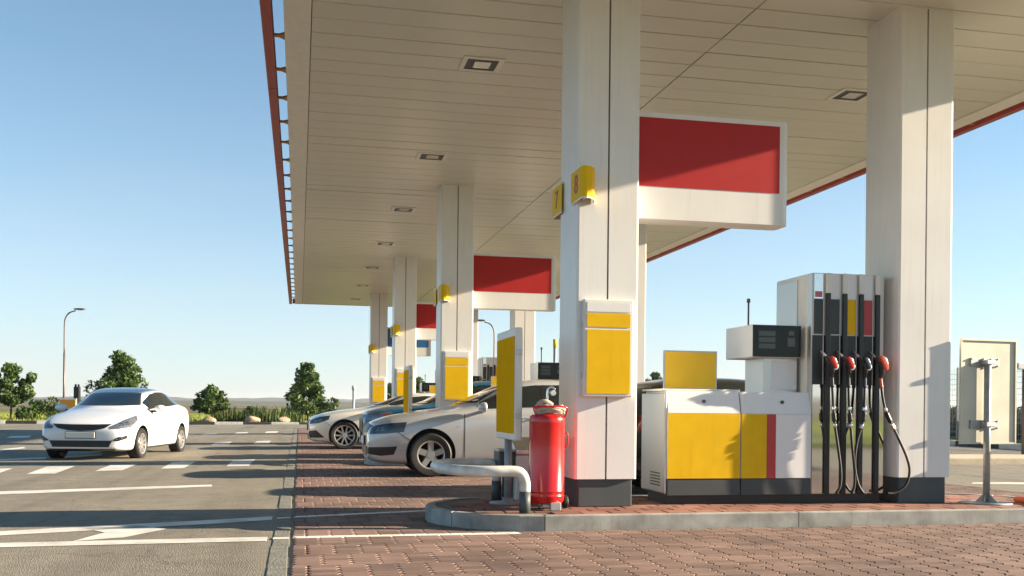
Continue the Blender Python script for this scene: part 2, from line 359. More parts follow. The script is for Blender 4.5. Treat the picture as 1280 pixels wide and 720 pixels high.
# ---- ground, road
def grid_sheet(xs, ys, zf):
    v = [(x, y, zf(x, y)) for y in ys for x in xs]; nx = len(xs)
    f = [(j * nx + i, j * nx + i + 1, (j + 1) * nx + i + 1, (j + 1) * nx + i) for j in range(len(ys) - 1) for i in range(nx - 1)]
    return v, [], f
tag(obj('ground', grid_sheet([-6000, -200, 200, 6000], [-6000, -200, 200, 6000], lambda x, y: -.30), 'field'), kind='structure')
def rz(x, y):
    if x <= -.2: return road_z(x)
    if x < 9.68: return -.07
    return -.012
tag(obj('road', grid_sheet([-60, -6, -.2001, -.2, 9.67, 9.681, 20.45], [-25, 2, 47, 56.4], lambda x, y: rz(x, y)), 'asphalt'), kind='structure')
lawn = tag(obj('lawn', grid_sheet([-120, -6, 20.6, 120], [56.55, 60, 130], lambda x, y: -.02 if y < 100 else -.12), 'lawn'), kind='structure')
tag(obj('grass_verge', grid_sheet([20.6, 60], [-25, 20, 56.4], lambda x, y: .05), 'lawn'), kind='structure')
tag(obj('lawn', grid_sheet([-60, 60], [-60, -25.1], lambda x, y: .04), 'lawn'), kind='structure')
tag(mk('grass_island', 'lawn', None, box, -4, 26, -10.5, -7.5, -.01, .12, .03), kind='structure')
# hills and far woods
def ridge(y, h, seed, x0=-3500, x1=3500, step=25, depth=300):
    r = np.random.default_rng(seed); n = int((x1 - x0) / step) + 1; xs = np.linspace(x0, x1, n)
    k = np.zeros(n)
    for w, a in ((3, .5), (9, .3), (25, .2), (80, .12)):
        ph = r.uniform(0, 6.28, 3); k += a * sum(np.sin(xs / (x1 - x0) * 6.28 * w * q + p) for q, p in zip((1, 1.37, 1.9), ph)) / 3
    top = h * (1 + k * .6)
    v = [(x, y, -.4) for x in xs] + [(x, y + depth * .3, t) for x, t in zip(xs, top)] + [(x, y + depth, -.4) for x in xs]
    f = [(i + j * n, i + 1 + j * n, i + 1 + (j + 1) * n, i + (j + 1) * n) for j in range(2) for i in range(n - 1)]
    return v, [], f
tag(obj('hills', ridge(2600, 17, 3, depth=900), 'hills'), kind='structure')
tag(obj('hills', ridge(1500, 5.5, 4, depth=300), 'hills'), kind='structure')
tag(obj('hills', ridge(-900, 14, 5, depth=-300), 'hills'), kind='structure')

# ---- forecourt paving
PX0, PX1 = -.06, 9.66; PL, PW, TO, GAP = .20, .10, .026, .010
paving = tag(obj('forecourt_paving', grid_sheet([PX0, PX1], [2, 47], lambda x, y: -.022), 'bed_sand'), kind='structure')
def paver_outline(ins):
    g = GAP / 2 + ins; h = PW / 2
    return [(-PL / 2 + g, -h + g), (PL / 2 - g, -h + g), (PL / 2 + TO - g, 0), (PL / 2 - g, h - g), (-PL / 2 + g, h - g), (-PL / 2 + TO + g, 0)]
def paver_geo():
    v = [(x, y, 0) for x, y in paver_outline(.005)] + [(x, y, -.005) for x, y in paver_outline(0)] + [(x, y, -.03) for x, y in paver_outline(0)]
    f = [(0, 1, 2, 5), (5, 2, 3, 4)] + [(6 + i, 6 + (i + 1) % 6, (i + 1) % 6, i) for i in range(6)] + [(12 + i, 12 + (i + 1) % 6, 6 + (i + 1) % 6, 6 + i) for i in range(6)]
    return v, f
PV, PF = paver_geo()
pm = bpy.data.meshes.new('paver'); pm.from_pydata(PV, [], PF); pm.materials.append(M['paver'])
def in_island(x, y):
    k = round((y - 9.5) / PITCH); cy = 9.5 + k * PITCH
    return 0 <= k <= 3 and abs(y - cy) < .93 and 1.25 + (.94 - math.sqrt(max(.94 ** 2 - (y - cy) ** 2, 0))) < x < 7.95
spots = []; halves = []
row = 0; y = 3.0
while y < 46.9:
    off = PL / 2 if (row // 5) % 2 else 0.0
    x = PX0 + .02 + PL / 2 - off
    while x < PX1 - .06:
        if x > PX0 + .05 and not in_island(x, y): spots.append((x, y))
        elif x <= PX0 + .05: halves.append((PX0 + .02 + PL / 4 - .004, y))
        x += PL
    y += PW; row += 1
fwd = Vector((math.sin(YAW), math.cos(YAW), 0)); rgt = Vector((math.cos(YAW), -math.sin(YAW), 0))
def vis(p):
    d = p[0] * fwd.x + p[1] * fwd.y; s = p[0] * rgt.x + p[1] * rgt.y
    return d > 1 and abs(s / d * F) < 625 and HOR + F * CAM_H / d < 722
cand = sorted([p for p in spots if vis(p)], key=lambda p: p[0] * fwd.x + p[1] * fwd.y)[:300]
cs = set(cand)
for (x, y) in cand:
    o = bpy.data.objects.new('paver', pm); COL.objects.link(o); o.parent = paving
    o.location = (x, y, random.uniform(-.0012, .0008)); o.rotation_euler = (random.gauss(0, .0015), random.gauss(0, .0015), random.gauss(0, .008))
rest = np.array([p for p in spots if p not in cs] + halves); n = len(rest); sxx = np.ones(n); sxx[n - len(halves):] = .48
base = np.array(PV); nv = len(base)
ang = rng.normal(0, .008, n); tx = rng.normal(0, .0015, n); ty = rng.normal(0, .0015, n); zz = rng.uniform(-.0012, .0008, n)
vx = base[None, :, 0] * sxx[:, None] * np.cos(ang)[:, None] - base[None, :, 1] * np.sin(ang)[:, None] + rest[:, None, 0]
vy = base[None, :, 0] * np.sin(ang)[:, None] + base[None, :, 1] * np.cos(ang)[:, None] + rest[:, None, 1]
vz = base[None, :, 2] + zz[:, None] + base[None, :, 0] * ty[:, None] + base[None, :, 1] * tx[:, None]
allv = np.stack([vx, vy, vz], -1).reshape(-1, 3)
FA = np.array(PF)
fs = (FA[None] + (np.arange(n) * nv)[:, None, None]).reshape(-1, 4)
def fast_mesh(name, V, Fq):
    me = bpy.data.meshes.new(name); me.vertices.add(len(V)); me.vertices.foreach_set('co', np.asarray(V, dtype=np.float32).ravel())
    k = Fq.shape[1]; me.loops.add(Fq.size); me.loops.foreach_set('vertex_index', Fq.astype(np.int32).ravel())
    me.polygons.add(len(Fq)); me.polygons.foreach_set('loop_start', (np.arange(len(Fq)) * k).astype(np.int32)); me.polygons.foreach_set('loop_total', np.full(len(Fq), k, dtype=np.int32))
    me.update(calc_edges=True); me.shade_flat(); return me
me = fast_mesh('pavers', allv, fs); me.materials.append(M['paver'])
o = bpy.data.objects.new('pavers', me); COL.objects.link(o); o.parent = paving; o['kind'] = 'stuff'

# ---- edging strip between asphalt and pavers
strip = tag(obj('edging_strip', grid_sheet([-.235, -.03], [2, 47], lambda x, y: -.024), 'joint_dark'), kind='structure')
y = 2.0
sm = bmesh.new(); box(sm, -.068, .068, 0, .985, -.06, -.009, .006); sme = bpy.data.meshes.new('edging_stone'); sm.to_mesh(sme); sm.free(); sme.materials.append(M['strip_concrete'])
while y < 47:
    o = bpy.data.objects.new('edging_stone', sme); COL.objects.link(o); o.parent = strip
    o.location = (-.135 + random.gauss(0, .004), y, random.gauss(0, .002)); o.rotation_euler.z = random.gauss(0, .003); y += 1.0

# ---- painted markings on the asphalt
def marking(poly_px, name='lane_marking'):
    P = [gp(*p) for p in poly_px]; bm = bmesh.new()
    f = bm.faces.new([bm.verts.new((p.x, p.y, 0)) for p in P]); bmesh.ops.triangulate(bm, faces=[f])
    for _ in range(3): bmesh.ops.subdivide_edges(bm, edges=[e for e in bm.edges if e.calc_length() > 1.2], cuts=1)
    for v in bm.verts:
        if -.6 < v.co.x < 2: v.co.x = min(v.co.x, -.245)
    for v in bm.verts: v.co.z = rz(v.co.x, v.co.y) + .004
    bmesh.ops.recalc_face_normals(bm, faces=bm.faces)
    if sum(f.normal.z for f in bm.faces) < 0: bmesh.ops.reverse_faces(bm, faces=bm.faces)
    return tag(obj(name, bm, 'marking'), kind='structure')
marking([(-40, 666.5), (363, 643.5), (363, 648), (-40, 672)])
marking([(-40, 680), (360, 669), (360, 674), (-40, 685.5)])
marking([(103, 660.8), (175, 657.0), (208, 661.5), (156, 672.0), (91, 677), (131, 666)])
marking([(-30, 615.5), (265, 606), (265, 608.4), (-30, 619.5)])
for d in ([(33, 592.8), (69, 592.2), (94, 582.8), (59, 583.4)], [(119, 589), (153, 588), (172, 580.3), (139, 581.2)], [(201, 586), (230, 585.3), (245, 577.2), (216, 578)],
          [(283, 583.4), (311, 582.5), (319, 574.4), (291, 575.3)], [(-40, 594), (-5, 593), (16, 585.6), (-15, 586.5)],
          [(264, 556.5), (286, 556), (290.5, 552), (269, 553.3)], [(316, 555), (336, 554.6), (339, 551), (321, 551.6)],
          [(253.5, 543.6), (270, 542.8), (272.5, 541.5), (258, 541.9)], [(293, 542), (309, 541.6), (311, 540.2), (295.6, 540.7)], [(331, 541.4), (346.6, 541), (348.4, 539), (333.4, 539.5)],
          [(8, 547.6), (36, 547), (40, 544.8), (14, 545.2)]):
    marking(d, 'crossing_marking')
marking([(-30, 575.5), (58, 571.6), (58, 573.2), (-30, 577.2)]); marking([(-30, 565), (30, 558.8), (32, 560.4), (-30, 567.5)])
marking([(80, 571), (128, 567.5), (128, 569.4), (80, 573)])
marking([(1216, 602.2), (1300, 602.2), (1300, 605), (1214, 604)])

for (x0, y0, x1, y1, hw_) in LINES:
    k_ = (y1 - y0) / (x1 - x0); f_ = lambda x: y0 + k_ * (x - x0)
    tag(obj('lane_marking', ([(-.200, f_(-.2) - hw_, -.0052), (-.070, f_(-.07) - hw_, -.0052), (-.070, f_(-.07) + hw_, -.0052), (-.200, f_(-.2) + hw_, -.0052)], [], [(0, 1, 2, 3)]), 'marking'), kind='structure')
# ---- kerb and planting bed at the far side of the road
bed = tag(mk('planting_bed', 'soil', None, box, -70, 20.2, 56.62, 59.5, -.2, .02, .02), kind='structure')
kerb = empty('roadside_kerb', (0, 56.5, 0)); tag(kerb, kind='structure')
x = -30.0; i = 0
while x < 20:
    kb = bmesh.new(); box(kb, x + .008, x + 1.492, -.1, .1, -.2, .10, .015); obj('kerb_stone', kb, 'kerb_white' if i % 2 else 'kerb_black', kerb); x += 1.5; i += 1
kerb2 = empty('roadside_kerb', (20.5, 0, 0)); tag(kerb2, kind='structure')
y = 14.0; i = 0
while y < 56:
    kb = bmesh.new(); box(kb, -.1, .1, y + .008, y + 1.992, -.2, .16, .015); obj('kerb_stone', kb, 'kerb_white' if i % 2 else 'kerb_black', kerb2); y += 2.0; i += 1
med = bmesh.new(); prism(med, [(12.2 + .7 - .7 * math.cos(a), 19.0 - .7 * math.sin(a)) for a in np.linspace(-math.pi / 2, math.pi / 2, 10)] + [(17.8 + .7 * math.sin(a), 19.0 - .7 * math.cos(a)) for a in np.linspace(0, math.pi, 10)][::1], -.05, .13, .03)
tag(obj('traffic_island', med, 'beige_kerb'), kind='structure')

# ---- pump islands
def island_outline(ins, n=14):
    r = .94 - ins; c = 9.5
    L = [(1.2 + .94 - r * math.sin(a), c + r * math.cos(a)) for a in np.linspace(0, math.pi, n)]
    Rr = [(8.0 - .94 + r * math.sin(a), c - r * math.cos(a)) for a in np.linspace(0, math.pi, n)]
    return L + Rr
tl = bmesh.new(); box(tl, -.127, .127, -.095, .095, -.03, 0, .004, 1); tlm = bpy.data.meshes.new('paving_tile'); tl.to_mesh(tlm); tl.free(); tlm.materials.append(M['tile'])
for k in range(4):
    isl = tag(mk('pump_island', 'bed_sand', None, prism, island_outline(.07), -.05, .128), kind='structure'); isl.location.y = PITCH * k
    # kerb stones
    outer = island_outline(0); inner = island_outline(.075); N = len(outer); half = N // 2
    segs = []
    for h0 in (0, half):
        ids = list(range(h0, h0 + half))
        for a, b in ((0, 4), (4, 9), (9, 13)): segs.append(([outer[h0 + i] for i in range(a, b + 1)], [inner[h0 + i] for i in range(a, b + 1)]))
    for yo, yi in ((8.56, 8.635), (10.44, 10.365)):
        cuts = [2.14, 4.59, 7.06]
        for a, b in zip(cuts, cuts[1:]): segs.append(([(a, yo), (b, yo)], [(a, yi), (b, yi)]))
    for oo, ii in segs:
        def trim(P):
            P = [Vector(p) for p in P]; d0 = (P[1] - P[0]).normalized(); d1 = (P[-1] - P[-2]).normalized(); P[0] = P[0] + d0 * .004; P[-1] = P[-1] - d1 * .004; return P
        oo, ii = trim(oo), trim(ii)
        poly = [tuple(p) for p in oo] + [tuple(p) for p in ii[::-1]]
        ar = sum(poly[i][0] * poly[(i + 1) % len(poly)][1] - poly[(i + 1) % len(poly)][0] * poly[i][1] for i in range(len(poly)))
        if ar < 0: poly = poly[::-1]
        kb = bmesh.new(); prism(kb, poly, -.06, .138, .012); obj('kerb_stone', kb, 'kerb_concrete', isl)
    ts = []
    r_ = 0; y = 8.64 + .1
    while y < 10.30:
        x = 1.3 + (.135 if r_ % 2 else 0)
        while x < 7.9:
            dx = max(0, 2.14 - (x - .127), (x + .127) - 7.06); dy = abs(y - 9.5) + .09
            if math.hypot(dx, dy) < .93 - .07 or (dx <= 0 and dy < .87): ts.append((x, y))
            x += .27
        y += .205; r_ += 1
    if k == 0:
        for (x, y) in ts:
            o = bpy.data.objects.new('paving_tile', tlm); COL.objects.link(o); o.parent = isl; o.location = (x, y, .140 + random.uniform(-.002, .002)); o.rotation_euler.z = random.gauss(0, .008)
    else:
        tb = bmesh.new()
        for (x, y) in ts: box(tb, x - .127, x + .127, y - .095, y + .095, .12, .14)
        o = obj('paving_tiles', tb, 'tile', isl); o['kind'] = 'stuff'

# ================================================================== CANOPY
Y0, Y1 = 5.2, 42.0; SZ = 5.25
can = tag(empty('canopy', (4.6, 9.5, SZ)), 'large flat forecourt canopy with cream slatted ceiling and red edge rail', 'canopy')
def cpart(name, m, fn, *a, **k):
    bm = bmesh.new(); fn(bm, *a, **k); bmesh.ops.translate(bm, verts=bm.verts, vec=(-4.6, -9.5, -SZ)); return obj(name, bm, m, can)
cpart('roof_deck', 'dark_core', box, -.19, 9.39, Y0 + .02, Y1 - .02, SZ + .05, SZ + .85)
BP = .437
y = Y0 + .01
sbm = {}
LX = (2.12, 7.08)
lights_y = [7.3 + 4.6 * i for i in range(8)]
while y < Y1 - .1:
    for (x0, x1) in ((.095, 4.592), (4.608, 9.105)):
        key = x0
        if key not in sbm:
            b = bmesh.new(); xprism(b, [(.014, .0), (.423, .0), (.428, .006), (.428, .03), (.009, .03), (.009, .006)], x0 - 4.6, x1 - 4.6)
            q = bpy.data.meshes.new('soffit_board'); b.to_mesh(q); b.free(); q.materials.append(M['soffit']); sbm[key] = q
        o = bpy.data.objects.new('soffit_board', sbm[key]); COL.objects.link(o); o.parent = can; o.location = (0, y - 9.5, random.gauss(0, .0015)); o.rotation_euler.x = random.gauss(0, .0025)
    y += BP
cpart('edge_trim', 'trim_white', box, -.20, .085, Y0, Y1, SZ - .02, SZ + .06, .008)
cpart('edge_trim', 'trim_white', box, 9.115, 9.40, Y0, Y1, SZ - .02, SZ + .06, .008)
cpart('edge_trim', 'trim_white', box, .09, 9.11, Y1 - .12, Y1, SZ - .018, SZ + .058, .008)
cpart('edge_trim', 'trim_white', box, .09, 9.11, Y0, Y0 + .01, SZ - .018, SZ + .058)
y = Y0
while y < Y1 - .1:
    y2 = min(y + 4.09, Y1)
    for (xa, xb) in ((-.44, -.325), (9.525, 9.64)):
        cpart('fascia_panel', 'fascia_red', box, xa, xb, y + .005, y2 - .005, SZ - .03, SZ + .19, .012)
    y = y2
cpart('fascia_panel', 'fascia_red', box, -.30, 9.50, Y1 + .1, Y1 + .2, SZ + .02, SZ + .22, .012)
cpart('fascia_panel', 'fascia_red', box, -.30, 9.50, Y0 - .2, Y0 - .1, SZ + .02, SZ + .22, .012)
y = Y0 + .5
while y < Y1:
    for s, xa, xb in ((1, -.33, -.195), (-1, 9.53, 9.395)):
        b = bmesh.new()
        for (zz0, zz1, w0, w1) in ((SZ + .0, SZ + .025, .03, .10),):
            lo = [b.verts.new((xx, y + sg * w, zz0)) for xx, w, sg in ((xa, w0, -1), ((xa + xb) / 2, w0, -1), (xb, w1, -1), (xb, w1, 1), ((xa + xb) / 2, w0, 1), (xa, w0, 1))]
            hi = [b.verts.new((v.co.x, v.co.y, zz1)) for v in lo]
            ff = [b.faces.new(lo), b.faces.new(hi)] + [b.faces.new((lo[i], lo[(i + 1) % 6], hi[(i + 1) % 6], hi[i])) for i in range(6)]
            bmesh.ops.recalc_face_normals(b, faces=ff)
        bmesh.ops.translate(b, verts=b.verts, vec=(-4.6, -9.5, -SZ)); obj('fascia_bracket', b, 'bracket_ochre', can)
    y += 1.17
# recessed canopy lights
def canopy_light():
    r_ = empty('canopy_light')
    b = bmesh.new()
    for q in ((-.25, .25, -.25, -.19), (-.25, .25, .19, .25), (-.25, -.19, -.19, .19), (.19, .25, -.19, .19)): box(b, *q, -.012, .0)
    obj('frame', b, 'trim_white', r_)
    b = bmesh.new()
    for q in ((-.19, .19, -.19, -.165), (-.19, .19, .165, .19), (-.19, -.165, -.165, .165), (.165, .19, -.165, .165)): box(b, *q, -.006, .0)
    obj('inner_rim', b, 'cabinet_dark', r_)
    mk('reflector', 'cabinet_dark', r_, box, -.165, .165, -.165, .165, -.003, .0)
    mk('lens', 'lens_glass', r_, box, -.09, .11, -.10, .12, -.010, -.003, .003)
    return r_
cl = canopy_light(); first = True; ro = ['left', 'right']
NTH = ['first', 'second', 'third', 'fourth', 'fifth', 'sixth', 'seventh', 'eighth']
for j, lx in enumerate(LX):
    for i, ly in enumerate(lights_y):
        if i == 0: continue
        o = cl if first else copy_tree(cl); first = False
        o.location = (lx, ly, SZ - .002)
        tag(o, f'square recessed ceiling light, {NTH[i-1]} from the viewer in the {ro[j]} row', 'ceiling light', 'recessed lights in the canopy ceiling')

# ================================================================== COLUMNS and what hangs on them
def column(cx):
    r_ = empty('canopy_column', (cx, 9.49, .14))
    def half(bm, s):
        box(bm, *( (-.31, -.009) if s < 0 else (.009, .31) ), -.32, .32, .27, SZ - .14 + .012)
        bmesh.ops.bevel(bm, geom=[e for e in bm.edges if abs(e.verts[0].co.z - e.verts[1].co.z) > 1 and abs(e.verts[0].co.x) > .2], offset=.022, segments=3, profile=.5, affect='EDGES')
    for s in (-1, 1): shade(mk('cladding_panel', 'clad_white', r_, half, s), 50)
    mk('core', 'dark_core', r_, box, -.02, .02, -.30, .30, .27, SZ - .14)
    mk('plinth', 'plinth', r_, box, -.265, .275, -.285, .285, 0, .27, .008)
    return r_
cL = column(2.89); cR = column(6.32)
def hang_sign(m, name='hanging_sign'):
    r_ = empty(name, (3.2, 9.49, 2.97))
    def body(bm):
        box(bm, .002, 1.66, -.15, .15, 0, 1.05)
        bmesh.ops.bevel(bm, geom=[e for e in bm.edges if abs(e.verts[0].co.z - e.verts[1].co.z) > .5 and e.verts[0].co.x > 1], offset=.06, segments=4, profile=.5, affect='EDGES')
    shade(mk('sign_box', 'clad_white', r_, body), 50)
    for s in (-1, 1): mk('face_panel', m, r_, box, .004, 1.555, s * .15 - .004, s * .15 + .004, .32, 1.0)
    return r_
hs_red = hang_sign('sign_red'); hs_blue = hang_sign('sign_blue')
def info_board():
    r_ = empty('info_board', (2.88, 9.169, 1.2))
    mk('back_box', 'trim_white', r_, box, -.247, .247, -.075, 0, 0, .93, .012)
    mk('white_panel', 'cabinet_white', r_, box, -.215, .215, -.081, -.0755, .81, .90)
    mk('yellow_strip', 'sign_yellow', r_, box, -.215, .215, -.081, -.0755, .665, .795)
    mk('yellow_panel', 'sign_yellow', r_, box, -.215, .215, -.081, -.0755, .03, .64)
    mk('hinge', 'steel', r_, box, -.256, -.2475, -.05, -.03, .18, .23); mk('hinge', 'steel', r_, box, -.256, -.2475, -.05, -.03, .66, .71)
    return r_
ib = info_board()
def number_sign(side):
    """side -1: front corner, +1: back corner; local origin on the corner"""
    r_ = empty('number_sign', (2.575, 9.49 + side * .32, 3.05))
    pr = [(-.022, -side * .14), (-.022, side * .22)]
    for a in np.linspace(0, math.pi / 2, 7)[1:]: pr.append((-.022 + .05 * (1 - math.cos(a)) + .0, side * (.22 + .03 * math.sin(a))))
    pr += [(.075, side * .235), (.115, side * .18), (.145, side * .10), (.165, side * .004)]
    th = []
    for i, p in enumerate(pr):
        a = Vector(pr[max(i - 1, 0)]); b = Vector(pr[min(i + 1, len(pr) - 1)]); t = (b - a).normalized(); nrm = Vector((t.y, -t.x)) * side
        th.append((p[0] + nrm.x * .008, p[1] + nrm.y * .008))
    def sheet(bm, z0, z1, off=0.0):
        A = [(p[0], p[1]) for p in pr]; B = th[::-1]; poly = A + B
        ar = sum(poly[i][0] * poly[(i + 1) % len(poly)][1] - poly[(i + 1) % len(poly)][0] * poly[i][1] for i in range(len(poly)))
        prism(bm, poly if ar > 0 else poly[::-1], z0, z1)
    mk('yellow_face', 'sign_yellow', r_, sheet, .012, .30)
    mk('rim', 'cabinet_white', r_, sheet, 0, .0115); mk('rim', 'cabinet_white', r_, sheet, .3005, .312)
    mk('bracket', 'steel', r_, box, .03, .055, *sorted((side * .0, side * .21)), .02, .29)
    return r_
ns = {-1: number_sign(-1), 1: number_sign(1)}
def digit(ch, parent, side):
    cu = bpy.data.curves.new('digit', 'FONT'); cu.body = ch; cu.size = .25; cu.align_x = 'CENTER'; cu.align_y = 'CENTER'; cu.extrude = .002; cu.offset = .001
    t = bpy.data.objects.new('digit_tmp', cu); COL.objects.link(t); bpy.context.view_layer.update()
    me = bpy.data.meshes.new_from_object(t.evaluated_get(bpy.context.evaluated_depsgraph_get())); bpy.data.objects.remove(t)
    me.materials.clear(); me.materials.append(M['number_red'])
    o = bpy.data.objects.new('digit', me); COL.objects.link(o); o.parent = parent
    # text plane facing -X : local x -> -Y, local y -> Z
    o.matrix_local = Matrix(((0, 0, -1, -.0245), (-1, 0, 0, side * .045), (0, 1, 0, .155), (0, 0, 0, 1)))
    return o
def standing_sign():
    r_ = empty('standing_sign', (2.03, 9.65, .14))
    b = bmesh.new(); box(b, -.035, .035, -.45, .45, .635, 1.71, .012); obj('frame', b, 'trim_white', r_)
    for s in (-1, 1): mk('yellow_panel', 'panel_amber', r_, box, *sorted((s * .0352, s * .041)), -.42, .42, .70, 1.63)
    b = bmesh.new(); tube(b, [(0, 0, 0), (0, 0, .636)], .038, 14); obj('post', b, 'galvanised', r_)
    b = bmesh.new(); lathe(b, [(.18, 0), (.18, .012), (.06, .02), (.05, .06)], 24); obj('base_plate', b, 'galvanised', r_)
    mk('hinge', 'steel', r_, box, -.03, .03, -.462, -.4505, .85, .90); mk('hinge', 'steel', r_, box, -.03, .03, -.462, -.4505, 1.45, 1.50)
    return r_
ss = standing_sign()
def guard():
    r_ = empty('pipe_guard', (2.0, 9.42, .14))
    pts = [(0, -.66, .19), (0, -.66, .27), (-.03, -.66, .345), (-.10, -.66, .375), (-.35, -.64, .375), (-.55, -.52, .375), (-.68, -.28, .375), (-.71, 0, .375), (-.68, .28, .375), (-.55, .52, .375), (-.35, .64, .375), (-.10, .66, .375), (-.03, .66, .345), (0, .66, .27), (0, .66, .19)]
    b = bmesh.new(); tube(b, smooth_pts(pts, 5), .05, 16); obj('rail', b, 'pipe_white', r_)
    for s in (-1, 1): b = bmesh.new(); tube(b, [(0, s * .66, 0), (0, s * .66, .192)], .052, 16); obj('leg', b, 'plinth', r_)
    return r_
pg = guard()

# ---- fuel dispenser
def dispenser():
    r_ = empty('fuel_dispenser', (4.6, 9.65, .14)); ox, oy, oz = 4.6, 9.65, .14
    def P(name, m, fn, *a, par=None, **k):
        bm = bmesh.new(); fn(bm, *a, **k); bmesh.ops.translate(bm, verts=bm.verts, vec=(-ox, -oy, -oz)); return obj(name, bm, m, par or r_)
    YF, YB = 9.30, 10.0
    P('base', 'black_plastic', box, 3.60, 5.92, YF + .05, YB - .05, .14, .235)
    for (x0, x1) in ((3.565, 4.338), (4.348, 5.115)):
        P('lower_panel', 'cabinet_dark', box, x0, x1, YF, YB, .23, .395, .006)
        P('cabinet_body', 'cabinet_white', xprism, [(YF + .004, .398), (YF + .004, 1.05), (YF + .06, 1.27), (YB - .06, 1.27), (YB - .004, 1.05), (YB - .004, .398)], x0, x1, .005)
        P('top_panel', 'cabinet_white', xprism, [(YF - .004, 1.052), (YF + .051, 1.272), (YF + .058, 1.272), (YF + .003, 1.052)], x0 + .004, x1 - .004)
        P('lock', 'cabinet_dark', lathe, [(.018, 0), (.018, .012), (.008, .02)], 12, ((x0 + x1) / 2 if x0 < 4 else 4.80, YF + .012, 1.17), 'Y')
    P('front_panel', 'sign_yellow', box, 3.569, 4.334, YF - .006, YF + .003, .40, 1.046, .002)
    P('front_panel', 'sign_yellow', box, 4.352, 4.622, YF - .006, YF + .003, .40, 1.046, .002)
    P('red_stripe', 'label_red', box, 4.6225, 4.722, YF - .0055, YF + .003, .40, 1.046)
    P('white_front_panel', 'cabinet_white', box, 4.7225, 5.111, YF - .006, YF + .003, .40, 1.046, .002)
    sp = P('side_panel', 'brushed', box, 3.535, 3.562, YF + .01, YB - .01, .25, 1.25, .01)
    for i in range(5): P('vent_slat', 'cabinet_dark', box, 3.531, 3.5348, YF + .12, YB - .3, .32 + i * .03, .332 + i * .03, par=sp)
    P('top_lid', 'trim_white', box, 3.52, 4.36, YF + .07, YB - .06, 1.2705, 1.292, .005)
    yb_ = P('topper_board', 'steel', box, 3.645, 4.225, 9.63, 9.665, 1.2925, 1.69, .004)
    P('yellow_face', 'board_yellow', box, 3.66, 4.21, 9.624, 9.6295, 1.305, 1.675, par=yb_)
    P('display_neck', 'brushed', box, 4.70, 5.085, 9.55, 9.98, 1.2705, 1.63, .006)
    P('neck_panel', 'cabinet_white', box, 4.80, 5.07, 9.540, 9.5495, 1.30, 1.60, .003)
    hd = P('display_head', 'cabinet_white', box, 4.53, 5.07, 9.452, 10.10, 1.63, 1.965, .008)
    P('screen', 'screen_black', box, 4.533, 5.067, 9.443, 9.4515, 1.635, 1.96, .002, par=hd)
    for i in range(3): P('display_window', 'screen_window', box, 4.595, 4.78, 9.4405, 9.4428, 1.72 + i * .065, 1.77 + i * .065, par=hd)
    P('keypad', 'screen_pad', box, 4.92, 5.00, 9.4405, 9.4428, 1.745, 1.835, par=hd); P('card_slot', 'screen_pad', box, 4.93, 4.99, 9.4405, 9.4428, 1.86, 1.905, par=hd)
    P('antenna', 'lamp_post', tube, [(4.72, 9.95, 1.965), (4.72, 9.95, 2.24), (4.72, 9.95, 2.245), (4.72, 9.95, 2.285)], [.010, .010, .022, .018], 8)
    # hose tower
    TX0, TX1 = 5.122, 5.935
    P('tower_body', 'trim_white', box, TX0, TX1, YF + .012, 10.10, .235, 2.50, .01)
    P('side_post', 'brushed', box, TX0 - .012, TX0 - .0005, YF + .014, YF + .09, .24, 2.49)
    P('tower_side_panel', 'brushed', box, TX0 - .010, TX0 - .0005, 9.62, 10.08, 1.3, 2.46, .003)
    P('mirror_panel', 'mirror_steel', box, TX0 + .003, TX1 - .003, YF, YF + .0115, .24, 1.355)
    P('holster_panel', 'black_plastic', box, TX0 + .003, 5.86, YF + .002, YF + .0115, 1.3555, 1.86)
    pitch = .1865; lab = ['label_dark', 'label_dark', 'sign_yellow', 'label_red']
    noz = ['nozzle_red', 'nozzle_red', 'nozzle_blue', 'nozzle_orange']
    hoses = [[(5.283, 1.40), (5.292, 1.2), (5.30, 1.0), (5.345, .70), (5.375, .48), (5.37, .33), (5.325, .25)],
             [(5.468, 1.40), (5.470, 1.2), (5.478, 1.0), (5.505, .70), (5.53, .48), (5.53, .33), (5.50, .25)],
             [(5.652, 1.40), (5.645, 1.2), (5.625, 1.0), (5.555, .78), (5.53, .55), (5.565, .36), (5.625, .26), (5.66, .25)],
             [(5.832, 1.40), (5.85, 1.2), (5.885, 1.05), (5.99, .84), (6.10, .62), (6.135, .47), (6.09, .33), (5.97, .255), (5.88, .25)]]
    for i in range(4):
        sx = 5.135 + i * pitch
        P('price_strip', 'mirror_steel' if i == 0 else 'cabinet_white', box, sx, sx + .10, YF + .003, YF + .0115, 2.235, 2.49)
        P('grade_label', lab[i], box, sx + .004, sx + .096, YF - .001, YF + .0115, 1.875, 2.23)
        P('strip_edge', 'cabinet_white', box, sx + .1005, sx + .107, YF - .002, YF + .0115, 1.36, 2.49)
        if i == 0: P('grade_sticker', 'label_pink', box, sx + .01, sx + .09, YF + .0005, YF + .0028, 2.25, 2.31)
        px = sx + .147
        P('hose_mast', 'black_plastic', box, px - .026, px + .026, YF - .032, YF - .003, .236, 2.29, .008)
        P('mast_cap', 'trim_white', box, px - .026, px + .026, YF - .031, YF - .003, 2.2905, 2.497, .006)
        nx = sx + .125; yn = YF - .10
        P('spout', 'steel', tube, [(nx - .055, YF - .01, 1.70), (nx - .04, YF - .05, 1.665), (nx - .01, yn, 1.60)], .011, 8)
        nb = P('nozzle', 'black_plastic', tube, smooth_pts([(nx - .03, YF - .065, 1.635), (nx, yn - .01, 1.575), (nx + .018, yn - .012, 1.50), (nx + .012, yn, 1.43)], 4), [.02] * 5 + [.028] * 5 + [.02] * 3, 10)
